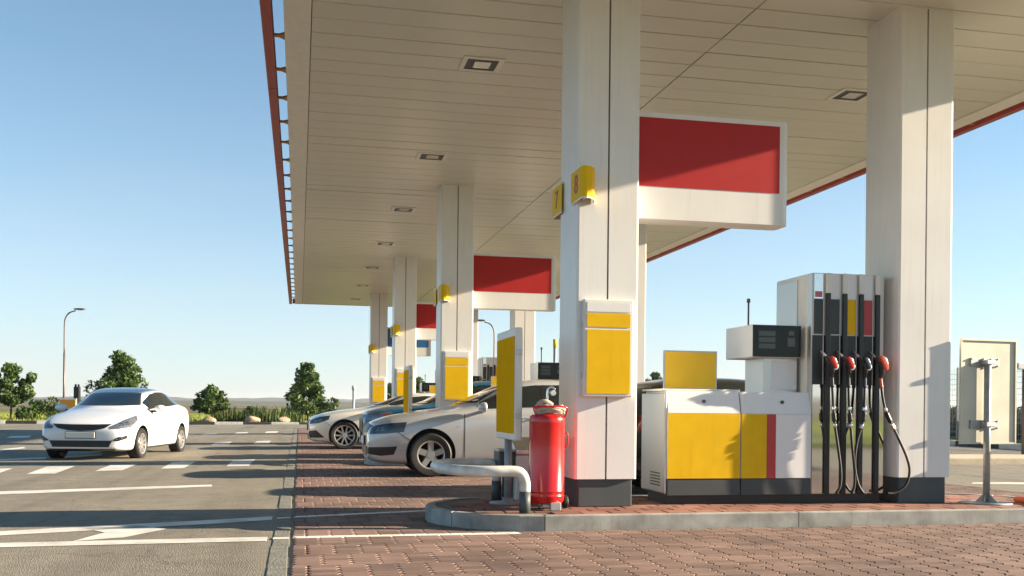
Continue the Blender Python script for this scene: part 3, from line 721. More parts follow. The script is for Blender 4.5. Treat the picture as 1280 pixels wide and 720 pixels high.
        def cover(bm):
            g_ = 1.25 if i == 3 else 1.0
            poly = [(-.030, .058), (.002, .066), (.030, .050), (.052, .004), (.056, -.040), (.040, -.062), (.018, -.052), (-.004, -.002)]
            A = [bm.verts.new((nx + .005 + x * g_, yn - .055, 1.575 + z * g_)) for x, z in poly]; B = [bm.verts.new((nx + .005 + x * g_, yn - .012, 1.575 + z * g_)) for x, z in poly]
            m_ = len(poly); ff = [bm.faces.new(A), bm.faces.new(B[::-1])] + [bm.faces.new((A[q], B[q], B[(q + 1) % m_], A[(q + 1) % m_])) for q in range(m_)]
            bmesh.ops.recalc_face_normals(bm, faces=ff)
            bmesh.ops.bevel(bm, geom=list({e for f in ff for e in f.edges}), offset=.010, segments=3, profile=.5, affect='EDGES')
            for f in bm.faces: f.smooth = True
        def lip(bm):
            tube(bm, smooth_pts([(nx + .022, yn - .034, 1.512), (nx + .046, yn - .036, 1.508), (nx + .066, yn - .034, 1.530), (nx + .066, yn - .032, 1.560)], 4), .009, 8)
        P('nozzle_lip', 'steel', lip, par=nb)
        P('nozzle_cover', noz[i], cover, par=nb)
        def trig(bm): tube(bm, smooth_pts([(nx - .02, yn - .02, 1.57), (nx - .035, yn - .02, 1.50), (nx - .01, yn - .01, 1.44)], 4), .006, 6)
        P('trigger_guard', 'black_plastic', trig, par=nb)
        hp = [(x, yn - (.03 if i < 3 else .06) * min(1, (1.4 - z) * 2), z) for x, z in hoses[i]]; hp = [(hp[0][0], yn, 1.44)] + hp
        hz = P('hose', 'rubber', tube, smooth_pts(hp, 7), .0135, 10)
        def sleeve(bm, t0, t1, r):
            q = smooth_pts(hp, 14); z0 = [p for p in q if t1 <= p.z <= t0]; tube(bm, z0, r, 12)
        P('hose_sleeve', noz[i] if i > 1 else 'black_plastic', sleeve, 1.43, 1.32, .020, par=hz)
        P('hose_coupling', 'chrome', sleeve, 1.135, 1.08, .020, par=hz); P('hose_coupling', 'black_plastic', sleeve, 1.075, .97, .024, par=hz); P('hose_coupling', 'chrome', sleeve, .965, .90, .020, par=hz)
    return r_
fd = dispenser()

for k in range(4):
    dy = PITCH * k; w = ORD[k]
    def put(o, dyy=dy, lab=None, cat=None, grp=None):
        q = o if k == 0 else copy_tree(o)
        if k: q.location.y = o.location.y + dyy
        return tag(q, lab, cat, grp)
    desc_l = ['large white square column behind the red fire extinguisher, plates 7 and 8 on its corners', 'second white column along the left row, rising behind the silver car', 'third white column along the left row, next one past the silver car', 'farthest white column of the left row, near the canopy end']
    put(cL, lab=desc_l[k], cat='column', grp='canopy columns')
    desc_r = ['white column right of the fuel hoses with a dark plinth', 'white column of the right row mostly hidden behind the nearest left column', 'white column of the right row seen above the silver car roof', 'farthest white column of the right row, almost hidden']
    put(cR, lab=desc_r[k], cat='column', grp='canopy columns')
    if k < 3:
        put(hs_red, lab=['big white box sign with red panel on the column with plates 7 and 8', 'white box sign with red panel on the second left column', 'small distant box sign with red panel on the third left column'][k], cat='sign', grp='box signs under the canopy')
    else: hs_blue.location.y += dy; tag(hs_blue, 'far white box sign with a blue panel on the last left column', 'sign', 'box signs under the canopy')
    put(ib, lab=['yellow notice board in white frame on the column beside the extinguisher', 'yellow notice board on the second left column behind the silver car', 'yellow notice board on the third left column', 'farthest small yellow notice board, on the last left column'][k], cat='notice board', grp='yellow boards on columns')
    for s in (-1, 1):
        nm = {(0, -1): 'yellow plate with the number 8 on the near column corner', (0, 1): 'yellow plate with the number 7 on the rear corner of the near column'}.get((k, s))
        if nm is None: nm = f'small yellow number plate on the {"front" if s < 0 else "rear"} corner of the {w} left column'
        put(ns[s], lab=nm, cat='number plate', grp='number plates on columns')
    if k < 2: put(ss, lab=['tall yellow sign panel on a grey post beside the red extinguisher', 'smaller yellow post sign in front of the blue car'][k], cat='sign', grp='yellow post signs')
    put(pg, lab=f'bent white pipe guard with dark feet at the end of the {w} pump island', cat='guard rail', grp='pipe guards')
    put(fd, lab=[ 'fuel dispenser with yellow cabinets, display head and four hoses, closest to the viewer', 'second fuel dispenser, its black display above the silver car roof', 'third fuel dispenser with coloured labels visible beside the middle lamp post', 'farthest fuel dispenser at the last island'][k], cat='fuel dispenser', grp='fuel dispensers')
digit('8', ns[-1], -1); digit('7', ns[1], 1)

# ---- things on the nearest island
ex = tag(empty('fire_extinguisher', (2.275, 9.06, .14)), 'large red wheeled fire extinguisher with canvas hose bundle on top', 'fire extinguisher')
b = bmesh.new(); lathe(b, [(.10, .055), (.150, .065), (.163, .085), (.166, .12), (.169, .125), (.169, .135), (.166, .14), (.166, .165), (.169, .17), (.169, .18), (.166, .185), (.166, .80), (.168, .81), (.166, .84), (.161, .868), (.145, .884), (.09, .893), (.05, .895)], 36); shade(obj('tank', b, 'extinguisher_red', ex), 40)
b = bmesh.new(); tube(b, [(.0, 0, .89), (0, 0, .97)], .035, 14); obj('neck', b, 'steel', ex)
b = bmesh.new(); tube(b, smooth_pts([(0, 0, .95), (0, 0, 1.08), (.01, 0, 1.13), (.045, 0, 1.145), (.075, 0, 1.12)], 5), .013, 10); tube(b, [(.055, -.02, 1.09), (.055, .03, 1.09)], .026, 10); obj('valve', b, 'chrome', ex)
b = bmesh.new(); tube(b, [(.05, -.03, .985), (.05, .05, .985)], .022, 10); obj('gauge', b, 'black_plastic', ex)
b = bmesh.new(); tube(b, smooth_pts([(-.13, -.10, .88), (-.15, -.12, .955), (0, -.15, .965), (.15, -.12, .955), (.165, -.08, .90), (.15, -.05, .86)], 5), .008, 8); tube(b, smooth_pts([(.166, -.04, .72), (.19, -.04, .70), (.19, -.04, .60), (.166, -.04, .58)], 5), .007, 8); obj('handle', b, 'extinguisher_red', ex)
b = bmesh.new()
for k_, (rx, hz) in enumerate(((.125, .915), (.135, .935), (.115, .953))):
    tube(b, [(rx * math.cos(a) + .02, rx * .85 * math.sin(a) - .01, hz + .012 * math.sin(3 * a + k_)) for a in np.linspace(0, 2 * math.pi * .96, 26)], .02, 8)
tube(b, smooth_pts([(-.12, -.05, .95), (-.09, -.08, 1.0), (-.03, -.09, 1.01), (.03, -.06, .98)], 5), [.02] * 16, 8); obj('hose_bundle', b, 'canvas', ex)
for s in (-1, 1):
    b = bmesh.new(); lathe(b, [(.03, -.02), (.055, -.02), (.062, -.012), (.062, .012), (.055, .02), (.03, .02)], 20, (s * .195, .05, .062), 'X'); wh = shade(obj('wheel', b, 'rubber', ex), 40)
    b = bmesh.new(); lathe(b, [(.005, -.018), (.03, -.018), (.03, .018), (.005, .018)], 14, (s * .195, .05, .062), 'X'); obj('hub', b, 'steel', wh)
b = bmesh.new(); tube(b, [(-.18, .05, .062), (.18, .05, .062)], .011, 8); obj('axle', b, 'steel', ex)
b = bmesh.new(); box(b, .0, .10, -.17, -.12, .0, .075, .006); box(b, -.06, .06, -.12, .08, .03, .058, .004); obj('foot', b, 'steel', ex)

wb = tag(empty('wash_station', (2.20, 10.0, .14)), 'grey windscreen wash bin with sloped lid behind the sign post', 'bin')
mk('body', 'trim_white', wb, box, -.05, .27, -.16, .16, 0, .47, .02)
b = bmesh.new(); xprism(b, [(-.17, .472), (-.17, .52), (.10, .64), (.16, .64), (.16, .472)], -.055, .275, .01); obj('lid', b, 'brushed', wb)
mk('bucket', 'cabinet_dark', wb, box, -.22, -.055, -.15, .15, .33, .50, .015); mk('bucket_rim', 'steel', wb, box, -.23, -.0555, -.16, .155, .501, .525, .006)
mk('bucket_stand', 'cabinet_dark', wb, box, -.15, -.055, -.04, .04, 0, .329)

rs = tag(empty('road_sign', (7.02, 9.12, .14)), 'cream road sign seen from behind on a galvanised post', 'road sign')
rot = Matrix.Rotation(R(6), 4, 'Z')
def rp(name, m, fn, *a, par=None, **k):
    bm = bmesh.new(); fn(bm, *a, **k); bmesh.ops.transform(bm, matrix=rot, verts=bm.verts); return obj(name, bm, m, par or rs)
rp('post', 'galvanised', tube, [(0, 0, .012), (0, 0, 1.49)], .034, 16)
def plate(bm):
    box(bm, -.30, .42, .055, .063, .63, 1.71)
    for q in ((-.305, .425, .038, .066, 1.695, 1.715), (-.305, -.288, .04, .066, .625, 1.695), (.408, .425, .04, .066, .625, 1.695), (-.305, .425, .042, .066, .615, .633)): box(bm, *q)
pl_ = rp('plate', 'sign_back', plate)
for z in (1.47, .82):
    br = rp('bracket', 'galvanised', box, -.18, .19, .040, .054, z - .045, z + .045, .004)
    rp('clamp', 'steel', box, -.05, .06, -.05, .039, z - .022, z + .022, .006, par=br)
    for bx in (-.17, -.02, .08, .17):
        for bz in (-.035, .035): rp('bolt', 'steel', lathe, [(.009, 0), (.009, -.012), (.004, -.014)], 8, (bx, .040, z + bz), 'Y', par=br)
rp('base_plate', 'galvanised', lathe, [(.25, 0), (.25, .010), (.06, .014)], 28)
for a in range(4):
    c_, s_ = math.cos(a * math.pi / 2 + .6), math.sin(a * math.pi / 2 + .6)
    def gus(bm):
        v = [bm.verts.new((c_ * r_ - s_ * w_, s_ * r_ + c_ * w_, z_)) for w_ in (-.004, .004) for r_, z_ in ((.036, .012), (.11, .012), (.036, .09))]
        for f in ((0, 1, 2), (5, 4, 3), (0, 3, 4, 1), (1, 4, 5, 2), (2, 5, 3, 0)): bm.faces.new([v[i] for i in f])
    rp('gusset', 'galvanised', gus)
cn = tag(empty('traffic_cone', (7.60, 9.02, .14)), 'orange traffic cone base at the right edge of the near island', 'cone')
mk('base', 'cone_orange', cn, box, -.20, .20, -.19, .19, 0, .06, .025)
b = bmesh.new(); lathe(b, [(.14, .06), (.135, .08), (.03, .68), (.028, .70)], 24); shade(obj('body', b, 'cone_orange', cn))
b = bmesh.new(); lathe(b, [(.1105, .22), (.0835, .375)], 24); obj('white_band', b, 'plate_white', cn)

# ================================================================== CARS
def interp(tab):
    xs = [t[0] for t in tab]; ys = [t[1] for t in tab]
    return lambda x: float(np.interp(x, xs, ys))
def make_car(name, P):
    """car in local coords: front bumper at x=0 looking towards -x, length along +x, ground z=0"""
    root = empty(name)
    zt, bl, hw, zb = interp(P['top']), interp(P['belt']), interp(P['half']), interp(P['bot'])
    L = P['L']; st = P.get('stations') or sorted(set([0, .04, .12, .28, .5, .8, 1.05] + [t[0] for t in P['top']] + [L - .5, L - .25, L - .1, L - .03, L]))
    st2 = [st[0]]
    for s in st[1:]:
        if s - st2[-1] > .03: st2.append(s)
    st = st2
    bm = bmesh.new(); rings = []
    for x in st:
        b_, t_, w, z0 = bl(x), zt(x), hw(x), zb(x); h = t_ - b_; g = min(max((h - .08) / .28, 0), 1)
        def lp(a, c): return (a[0] + (c[0] - a[0]) * g, a[1] + (c[1] - a[1]) * g)
        rw = P.get('roofw', .66)
        half = [(.50 * w, z0), (.88 * w, z0 + .005), (.965 * w, z0 + .07), (.985 * w, z0 + .22), (1.0 * w, z0 + .62 * (b_ - z0)), (.99 * w, b_ - .10), (.955 * w, b_ - .015),
                lp((.86 * w, b_ + .35 * h), (.895 * w, b_ + .03)), lp((.70 * w, b_ + .62 * h), (.80 * w, b_ + .50 * h)), lp((.50 * w, b_ + .82 * h), ((rw + .045) * w, t_ - .085)),
                lp((.34 * w, b_ + .93 * h), (rw * .86 * w, t_ - .022)), lp((.17 * w, b_ + .985 * h), (.30 * w, t_ - .004))]
        Lh = [bm.verts.new((x, -y_, z_)) for y_, z_ in half]; Rh = [bm.verts.new((x, y_, z_)) for y_, z_ in half]
        c0 = bm.verts.new((x, 0, z0)); c1 = bm.verts.new((x, 0, t_))
        rings.append(([c0] + Lh + [c1], [c0] + Rh + [c1]))
    for (La, Ra), (Lb, Rb) in zip(rings, rings[1:]):
        for i in range(len(La) - 1):
            bm.faces.new((La[i], La[i + 1], Lb[i + 1], Lb[i])); bm.faces.new((Ra[i + 1], Ra[i], Rb[i], Rb[i + 1]))
    for (Lh, Rh) in (rings[0], rings[-1]):
        for i in range(len(Lh) - 1):
            q = [Lh[i], Lh[i + 1], Rh[i + 1], Rh[i]]; q2 = []
            for v in q:
                if v not in q2: q2.append(v)
            bm.faces.new(q2)
    bmesh.ops.recalc_face_normals(bm, faces=bm.faces)
    me = bpy.data.meshes.new('body'); bm.to_mesh(me); bm.free(); me.materials.append(M[P['paint']]); me.materials.append(M['seam'])
    tmp = bpy.data.objects.new('tmp', me); COL.objects.link(tmp)
    ssf = tmp.modifiers.new('s', 'SUBSURF'); ssf.levels = 2; ssf.render_levels = 2
    bpy.context.view_layer.update(); dg = bpy.context.evaluated_depsgraph_get()
    sm_ = bpy.data.meshes.new_from_object(tmp.evaluated_get(dg))
    bb = bmesh.new(); bb.from_mesh(sm_); bvh = BVHTree.FromBMesh(bb); bb.free()
    # wheel arches
    cut = bmesh.new(); Wd = P['W'] / 2
    for ax in P['axles']:
        for s in (-1, 1):
            lathe(cut, [(P['arch'], s * (Wd - .26)), (P['arch'], s * (Wd + .2))], 40, (ax, 0, P['wr'] + .015), 'Y')
    bmesh.ops.recalc_face_normals(cut, faces=cut.faces)
    cme = bpy.data.meshes.new('cut'); cut.to_mesh(cme); cut.free(); cme.materials.append(M[P['paint']]); cme.materials.append(M['seam'])
    for p in cme.polygons: p.material_index = 1
    co_ = bpy.data.objects.new('cut', cme); COL.objects.link(co_)
    bo = tmp.modifiers.new('b', 'BOOLEAN'); bo.operation = 'DIFFERENCE'; bo.object = co_; bo.solver = 'EXACT'
    bpy.context.view_layer.update(); dg = bpy.context.evaluated_depsgraph_get()
    fm = bpy.data.meshes.new_from_object(tmp.evaluated_get(dg)); bpy.data.objects.remove(tmp); bpy.data.objects.remove(co_)
    fm.name = 'body'
    body = bpy.data.objects.new('body', fm); COL.objects.link(body); body.parent = root
    fm.shade_smooth(); fm.set_sharp_from_angle(angle=R(50))
    def patch(pname, m, pts, d, off=.006, par=None, maxe=.07):
        """conforming panel: outline points projected on to the body along direction d"""
        d = Vector(d).normalized(); q = bmesh.new()
        f = q.faces.new([q.verts.new(Vector(p) - d * 4) for p in pts]); bmesh.ops.triangulate(q, faces=[f])
        for _ in range(5):
            es = [e for e in q.edges if e.calc_length() > maxe]
            if not es: break
            bmesh.ops.subdivide_edges(q, edges=es, cuts=1); bmesh.ops.triangulate(q, faces=[f for f in q.faces if len(f.verts) > 3])
        bad = []
        for v in q.verts:
            hit = bvh.ray_cast(v.co, d)
            if hit[0] is None: hit = bvh.find_nearest(v.co + d * 4)
            v.co = hit[0] + hit[1] * off
        nrm = Vector((0, 0, 0))
        q.normal_update()
        for f in q.faces: nrm += f.normal
        if nrm.dot(d) > 0: bmesh.ops.reverse_faces(q, faces=q.faces)
        be = [e for e in q.edges if e.is_boundary]
        r_ = bmesh.ops.extrude_edge_only(q, edges=be)
        for v in [g_ for g_ in r_['geom'] if isinstance(g_, bmesh.types.BMVert)]: v.co += d * (off + .012)
        o = obj(pname, q, m, par or root); o.data.shade_smooth(); o.data.set_sharp_from_angle(angle=R(45)); return o
    def side(pname, m, xz, s, **k): return patch(pname, m, [(x, 0, z) for x, z in xz], (0, -s, 0), **k)
    def front(pname, m, yz, **k): return patch(pname, m, [(0, y, z) for y, z in yz], (1, 0, 0), **k)
    # glass
    xa, xc, xb = P['win']
    for s in (-1, 1):
        def strip(x0, x1, n=8):
            xs = np.linspace(x0, x1, n); lo = [(x, bl(x) + .055) for x in xs]; hi = [(x, max(zt(x) - P.get('wtop', .105), bl(x) + .06)) for x in xs]
            return lo + hi[::-1]
        for x0, x1 in ((xa, xb - .035), (xb + .035, xc)):
            wnd = side('side_window', 'glass_dark', strip(x0, x1), s)
        side('window_pillar', 'black_plastic', [(xb - .033, bl(xb) + .056), (xb + .033, bl(xb) + .056), (xb + .033, zt(xb) - P.get('wtop', .105) - .002), (xb - .033, zt(xb) - P.get('wtop', .105) - .002)], s, off=.005)
        # door seams and handles
        for (x0, z0, x1, z1) in P['seams']:
            side('door_seam', 'seam', [(x0 - .005, z0), (x0 + .005, z0), (x1 + .005, z1), (x1 - .005, z1)], s, off=.0025)
        side('sill_trim', 'seam', [(P['axles'][0] + P['arch'] + .02, .215), (P['axles'][1] - P['arch'] - .02, .215), (P['axles'][1] - P['arch'] - .02, .245), (P['axles'][0] + P['arch'] + .02, .245)], s, off=.004)
        for hx, hz_ in P['handles']:
            hb = bmesh.new(); y_ = hw(hx) * .995
            tube(hb, smooth_pts([(hx - .09, s * (y_ - .015), hz_), (hx - .07, s * (y_ + .02), hz_), (hx + .07, s * (y_ + .02), hz_), (hx + .09, s * (y_ - .015), hz_)], 4), .013, 8); obj('door_handle', hb, P['paint'], root)
        mx_, mz = P['mirror']
        mb = bmesh.new(); bmesh.ops.create_uvsphere(mb, u_segments=16, v_segments=10, radius=1)
        for v in mb.verts:
            if v.co.x > .25: v.co.x = .25
        bmesh.ops.transform(mb, matrix=Matrix.Translation((mx_, s * (hw(mx_) + .10), mz)) @ Matrix.Diagonal((.10, .115, .075, 1)), verts=mb.verts)
        for f in mb.faces: f.smooth = True
        mo = obj('wing_mirror', mb, P['paint'], root)
        ab = bmesh.new(); tube(ab, [(mx_ + .01, s * (hw(mx_) * .88), mz - .06), (mx_ + .01, s * (hw(mx_) + .06), mz - .05)], .025, 8); obj('mirror_arm', ab, 'black_plastic', mo)
        gb = bmesh.new(); box(gb, mx_ + .0255, mx_ + .03, *sorted((s * (hw(mx_) + .02), s * (hw(mx_) + .18))), mz - .05, mz + .05); obj('mirror_glass', gb, 'chrome', mo)
        xs_ = P['axles'][0] - P['arch']
        zl = bl(.35) - .10
        side('bumper_seam', 'seam', [(xs_ + .08, P['wr'] + .20), (xs_ + .088, P['wr'] + .205), (.38, zl), (.372, zl - .006)], s, off=.0025)
        side('fuel_flap' if s > 0 else 'fender_badge', P['paint'], [(P['axles'][1] + .18, .84), (P['axles'][1] + .34, .84), (P['axles'][1] + .34, .97), (P['axles'][1] + .18, .97)] if s > 0 else [(P['axles'][0] + .40, .74), (P['axles'][0] + .47, .74), (P['axles'][0] + .47, .755), (P['axles'][0] + .40, .755)], s, off=.003)
        # lamps
        for pn, m_, pts, d, in P['lamps']:
            patch(pn, m_, [(x, s * y, z) for x, y, z in pts], (d[0], s * d[1], d[2]), off=.008, maxe=.05)
    wz0, wz1, wy0, wy1 = P['screen']
    front('windscreen', 'glass_dark', [(-wy0, wz0), (-wy0 * .5, wz0 - .012), (0, wz0 - .015), (wy0 * .5, wz0 - .012), (wy0, wz0), (wy1, wz1), (wy1 * .5, wz1 + .02), (0, wz1 + .025), (-wy1 * .5, wz1 + .02), (-wy1, wz1)], off=.006)
    if 'rear' in P:
        a, b_, c, d_ = P['rear']; patch('rear_window', 'glass_dark', [(0, -c, a), (0, c, a), (0, d_, b_), (0, -d_, b_)], (-1, 0, 0))
    for pn, m_, yz in P['fronts']: front(pn, m_, yz, off=.008, maxe=.06)
    if 'plate' in P:
        pz, px_ = P['plate']; hit = bvh.ray_cast(Vector((-3, 0, pz)), Vector((1, 0, 0)))[0]
        pb = bmesh.new(); box(pb, hit.x - .03, hit.x + .012, -.26, .26, pz - .055, pz + .055, .006); po = obj('number_plate', pb, 'plate_white', root)
        fb = bmesh.new(); box(fb, hit.x - .022, hit.x + .02, -.272, .272, pz - .067, pz + .067, .006); obj('plate_frame', fb, 'black_plastic', po)
    # wheels
    r_w = P['wr']; y_w = P['W'] / 2 - .115
    for ax in P['axles']:
        for s in (-1, 1):
            tb = bmesh.new(); ri = P['rim']
            lathe(tb, [(ri - .01, -.095), (ri + .02, -.105), (r_w - .03, -.108), (r_w - .008, -.09), (r_w, -.06), (r_w, .06), (r_w - .008, .09), (r_w - .03, .108), (ri + .02, .105), (ri - .01, .095)], 48, cap=False)
            bmesh.ops.transform(tb, matrix=Matrix.Translation((ax, s * y_w, r_w)) @ Matrix.Rotation(R(90), 4, 'X'), verts=tb.verts)
            wo = shade(obj('wheel', tb, 'rubber', root), 40)
            rb = bmesh.new(); kq = P['spokes']
            lathe(rb, [(ri, -.10), (ri + .004, .09), (ri - .006, .098), (ri - .022, .092), (ri - .03, .03), (ri - .035, -.02)], 48, cap=False)
            lathe(rb, [(.0001, .085), (.055, .085), (.065, .07), (.065, .02)], 24, cap=False)
            for i in range(kq[0]):
                for dv in ([0] if kq[1] == 1 else [-kq[2], kq[2]]):
                    a = 2 * math.pi * i / kq[0] + P.get('phase', .3)
                    c_, s_ = math.cos(a), math.sin(a); wi, wo_ = kq[3], kq[4]; r0, r1 = .05, ri - .02
                    o0, o1 = dv * .35, dv
                    def pt(r, t, z): return (c_ * r - s_ * t, s_ * r + c_ * t, z)
                    v = [rb.verts.new(p) for p in (pt(r0, o0 - wi, .08), pt(r0, o0 + wi, .08), pt(r1, o1 + wo_, .086), pt(r1, o1 - wo_, .086), pt(r0, o0 - wi - .008, .03), pt(r0, o0 + wi + .008, .03), pt(r1, o1 + wo_ + .008, .03), pt(r1, o1 - wo_ - .008, .03))]
                    for f in ((0, 1, 2, 3), (4, 7, 6, 5), (0, 4, 5, 1), (1, 5, 6, 2), (2, 6, 7, 3), (3, 7, 4, 0)): rb.faces.new([v[j] for j in f])
            bmesh.ops.recalc_face_normals(rb, faces=rb.faces)
            mtx = Matrix.Translation((ax, s * y_w, r_w)) @ Matrix.Rotation(R(90) * (1 if s < 0 else -1), 4, 'X')
            bmesh.ops.transform(rb, matrix=mtx, verts=rb.verts); ro_ = obj('rim', rb, P.get('rimmat', 'rim_silver'), wo); ro_.data.shade_smooth(); ro_.data.set_sharp_from_angle(angle=R(30))
            db = bmesh.new(); lathe(db, [(.0001, -.02), (ri - .03, -.02), (ri - .03, -.05), (.0001, -.05)], 32); lathe(db, [(.0001, .0), (ri * .62, .0), (ri * .62, -.018)], 28)
            bmesh.ops.transform(db, matrix=mtx, verts=db.verts); obj('brake_disc', db, 'rim_dark', wo)
    return root

silver = dict(L=4.66, W=1.82, paint='car_silver', wr=.325, arch=.375, rim=.215, axles=(.95, 3.62), spokes=(5, 1, 0, .042, .040), phase=.32, roofw=.66,
    top=[(0, .66), (.03, .74), (.10, .80), (.35, .885), (.8, .965), (1.25, 1.02), (1.42, 1.06), (1.9, 1.29), (2.25, 1.43), (2.6, 1.475), (3.1, 1.48), (3.6, 1.41), (4.1, 1.22), (4.45, 1.08), (4.58, 1.02), (4.66, .86)],
    belt=[(0, .60), (.1, .72), (.35, .80), (.8, .88), (1.25, .93), (2.2, .97), (3.6, 1.01), (4.4, 1.0), (4.66, .80)],
    half=[(0, .64), (.05, .73), (.16, .81), (.4, .875), (.9, .905), (2.3, .91), (3.7, .905), (4.3, .86), (4.55, .80), (4.66, .70)],
    bot=[(0, .27), (.12, .20), (.6, .17), (4.1, .19), (4.5, .28), (4.66, .36)],
    win=(1.72, 4.02, 2.66), seams=[(1.46, .28, 1.46, .93), (2.66, .25, 2.66, 1.0), (3.55, .62, 3.60, 1.0)], handles=[(2.45, .87), (3.45, .90)], mirror=(1.74, 1.03),
    screen=(1.095, 1.385, .62, .48), rear=(1.12, 1.36, .60, .50),
    lamps=[('headlight', 'headlamp_dark', [(.09, .62, .62), (.10, .60, .735), (.30, .78, .775), (.58, .86, .80), (.54, .87, .66), (.30, .82, .635)], (.55, -.85, 0)),
           ('headlight_lens', 'headlamp', [(.17, .70, .66), (.17, .70, .72), (.28, .78, .73), (.30, .79, .67)], (.55, -.85, 0)),
           ('fog_light_recess', 'black_plastic', [(.05, .58, .34), (.05, .58, .43), (.30, .82, .44), (.44, .86, .45), (.38, .86, .33), (.2, .80, .31)], (.55, -.85, 0)),
           ('tail_light', 'tail_red', [(4.5, .8, .78), (4.5, .8, .95), (4.25, .87, .97), (4.3, .87, .82)], (-.4, -.9, 0))],
    fronts=[('grille', 'black_plastic', [(-.52, .64), (.52, .64), (.56, .745), (0, .77), (-.56, .745)]), ('lower_grille', 'black_plastic', [(-.55, .32), (.55, .32), (.52, .44), (-.52, .44)])], plate=(.52, 0))
white = dict(L=4.37, W=1.72, paint='car_white', wr=.315, arch=.36, rim=.215, axles=(.84, 3.41), spokes=(5, 2, .055, .022, .020), phase=.1, roofw=.66,
    top=[(0, .60), (.03, .69), (.10, .76), (.3, .845), (.7, .945), (1.05, 1.01), (1.2, 1.06), (1.6, 1.26), (2.0, 1.42), (2.35, 1.47), (2.8, 1.47), (3.3, 1.38), (3.8, 1.18), (4.1, 1.09), (4.3, 1.04), (4.37, .88)],
    belt=[(0, .54), (.1, .68), (.3, .77), (.7, .86), (1.1, .92), (2.2, .98), (3.4, 1.04), (4.1, 1.02), (4.37, .82)],
    half=[(0, .60), (.05, .70), (.16, .77), (.4, .825), (.85, .855), (2.2, .86), (3.5, .855), (4.05, .82), (4.28, .76), (4.37, .66)],
    bot=[(0, .25), (.12, .19), (.6, .17), (3.9, .19), (4.2, .28), (4.37, .36)],
    win=(1.54, 3.62, 2.40), seams=[(1.30, .28, 1.28, .92), (2.40, .25, 2.40, .98), (3.25, .62, 3.32, 1.0)], handles=[(2.2, .86), (3.15, .89)], mirror=(1.52, 1.02),
    screen=(1.085, 1.34, .60, .47), rear=(1.12, 1.34, .56, .48),
    lamps=[('headlight', 'headlamp', [(.06, .50, .62), (.08, .48, .66), (.30, .70, .80), (.66, .82, .89), (.60, .84, .79), (.30, .79, .65), (.12, .62, .615)], (.7, -.7, -.15)),
           ('headlight_pupil', 'headlamp_dark', [(.13, .60, .66), (.18, .60, .72), (.34, .74, .77), (.36, .77, .70)], (.7, -.7, -.15)),
           ('fog_light_recess', 'black_plastic', [(.05, .54, .40), (.08, .62, .47), (.20, .77, .50), (.20, .77, .44), (.09, .62, .39)], (.75, -.65, 0)),
           ('fog_light', 'chrome', [(.06, .58, .415), (.08, .62, .45), (.12, .68, .46), (.12, .68, .425)], (.75, -.65, 0)),
           ('tail_light', 'tail_red', [(4.28, .72, .82), (4.28, .72, .98), (3.95, .84, 1.0), (4.05, .84, .86)], (-.4, -.9, 0))],
    fronts=[('grille', 'black_plastic', [(-.53, .715), (-.42, .635), (-.22, .592), (0, .58), (.22, .592), (.42, .635), (.53, .715), (.2, .706), (-.2, .706)]),
            ('lower_grille', 'black_plastic', [(-.50, .275), (.50, .275), (.56, .40), (-.56, .40)]), ('lower_lip', 'black_plastic', [(-.56, .195), (.56, .195), (.60, .24), (-.60, .24)])], plate=(.505, 0))
pearl = dict(silver, L=4.83, W=1.86, paint='car_pearl', wr=.345, arch=.385, rim=.255, axles=(.88, 3.75), spokes=(5, 2, .075, .014, .016), phase=1.57, wtop=.10,
    top=[(0, .66), (.03, .74), (.10, .80), (.35, .885), (.8, .97), (1.35, 1.03), (1.6, 1.08), (2.1, 1.28), (2.5, 1.40), (2.9, 1.44), (3.3, 1.42), (3.9, 1.27), (4.4, 1.10), (4.6, 1.06), (4.76, 1.0), (4.83, .84)],
    belt=[(0, .60), (.1, .72), (.35, .80), (.8, .88), (1.25, .93), (2.2, .96), (3.6, .99), (4.4, .98), (4.83, .80)],
    half=[(0, .66), (.05, .75), (.16, .83), (.4, .89), (.9, .925), (2.3, .93), (3.7, .925), (4.3, .88), (4.65, .82), (4.83, .70)],
    bot=[(0, .25), (.12, .18), (.6, .15), (4.1, .17), (4.6, .28), (4.83, .36)], win=(1.98, 4.0, 2.95), seams=[(1.62, .28, 1.62, .93), (2.95, .25, 2.95, .97)], handles=[(2.75, .87)], mirror=(1.95, 1.02),
    screen=(1.12, 1.35, .63, .48),
    lamps=[('headlight', 'headlamp_dark', [(.10, .62, .62), (.08, .58, .70), (.28, .76, .79), (.52, .86, .83), (.50, .87, .73), (.28, .82, .64)], (.55, -.85, 0)),
           ('headlight_lens', 'headlamp', [(.17, .70, .65), (.17, .70, .71), (.40, .82, .77), (.36, .82, .69)], (.55, -.85, 0)),
           ('air_intake', 'black_plastic', [(.08, .62, .28), (.06, .60, .44), (.22, .78, .47), (.40, .86, .29)], (.55, -.85, 0))],
    fronts=[('grille', 'black_plastic', [(-.45, .48), (.45, .48), (.50, .72), (-.50, .72)]), ('lower_grille', 'black_plastic', [(-.55, .26), (.55, .26), (.52, .38), (-.52, .38)])])
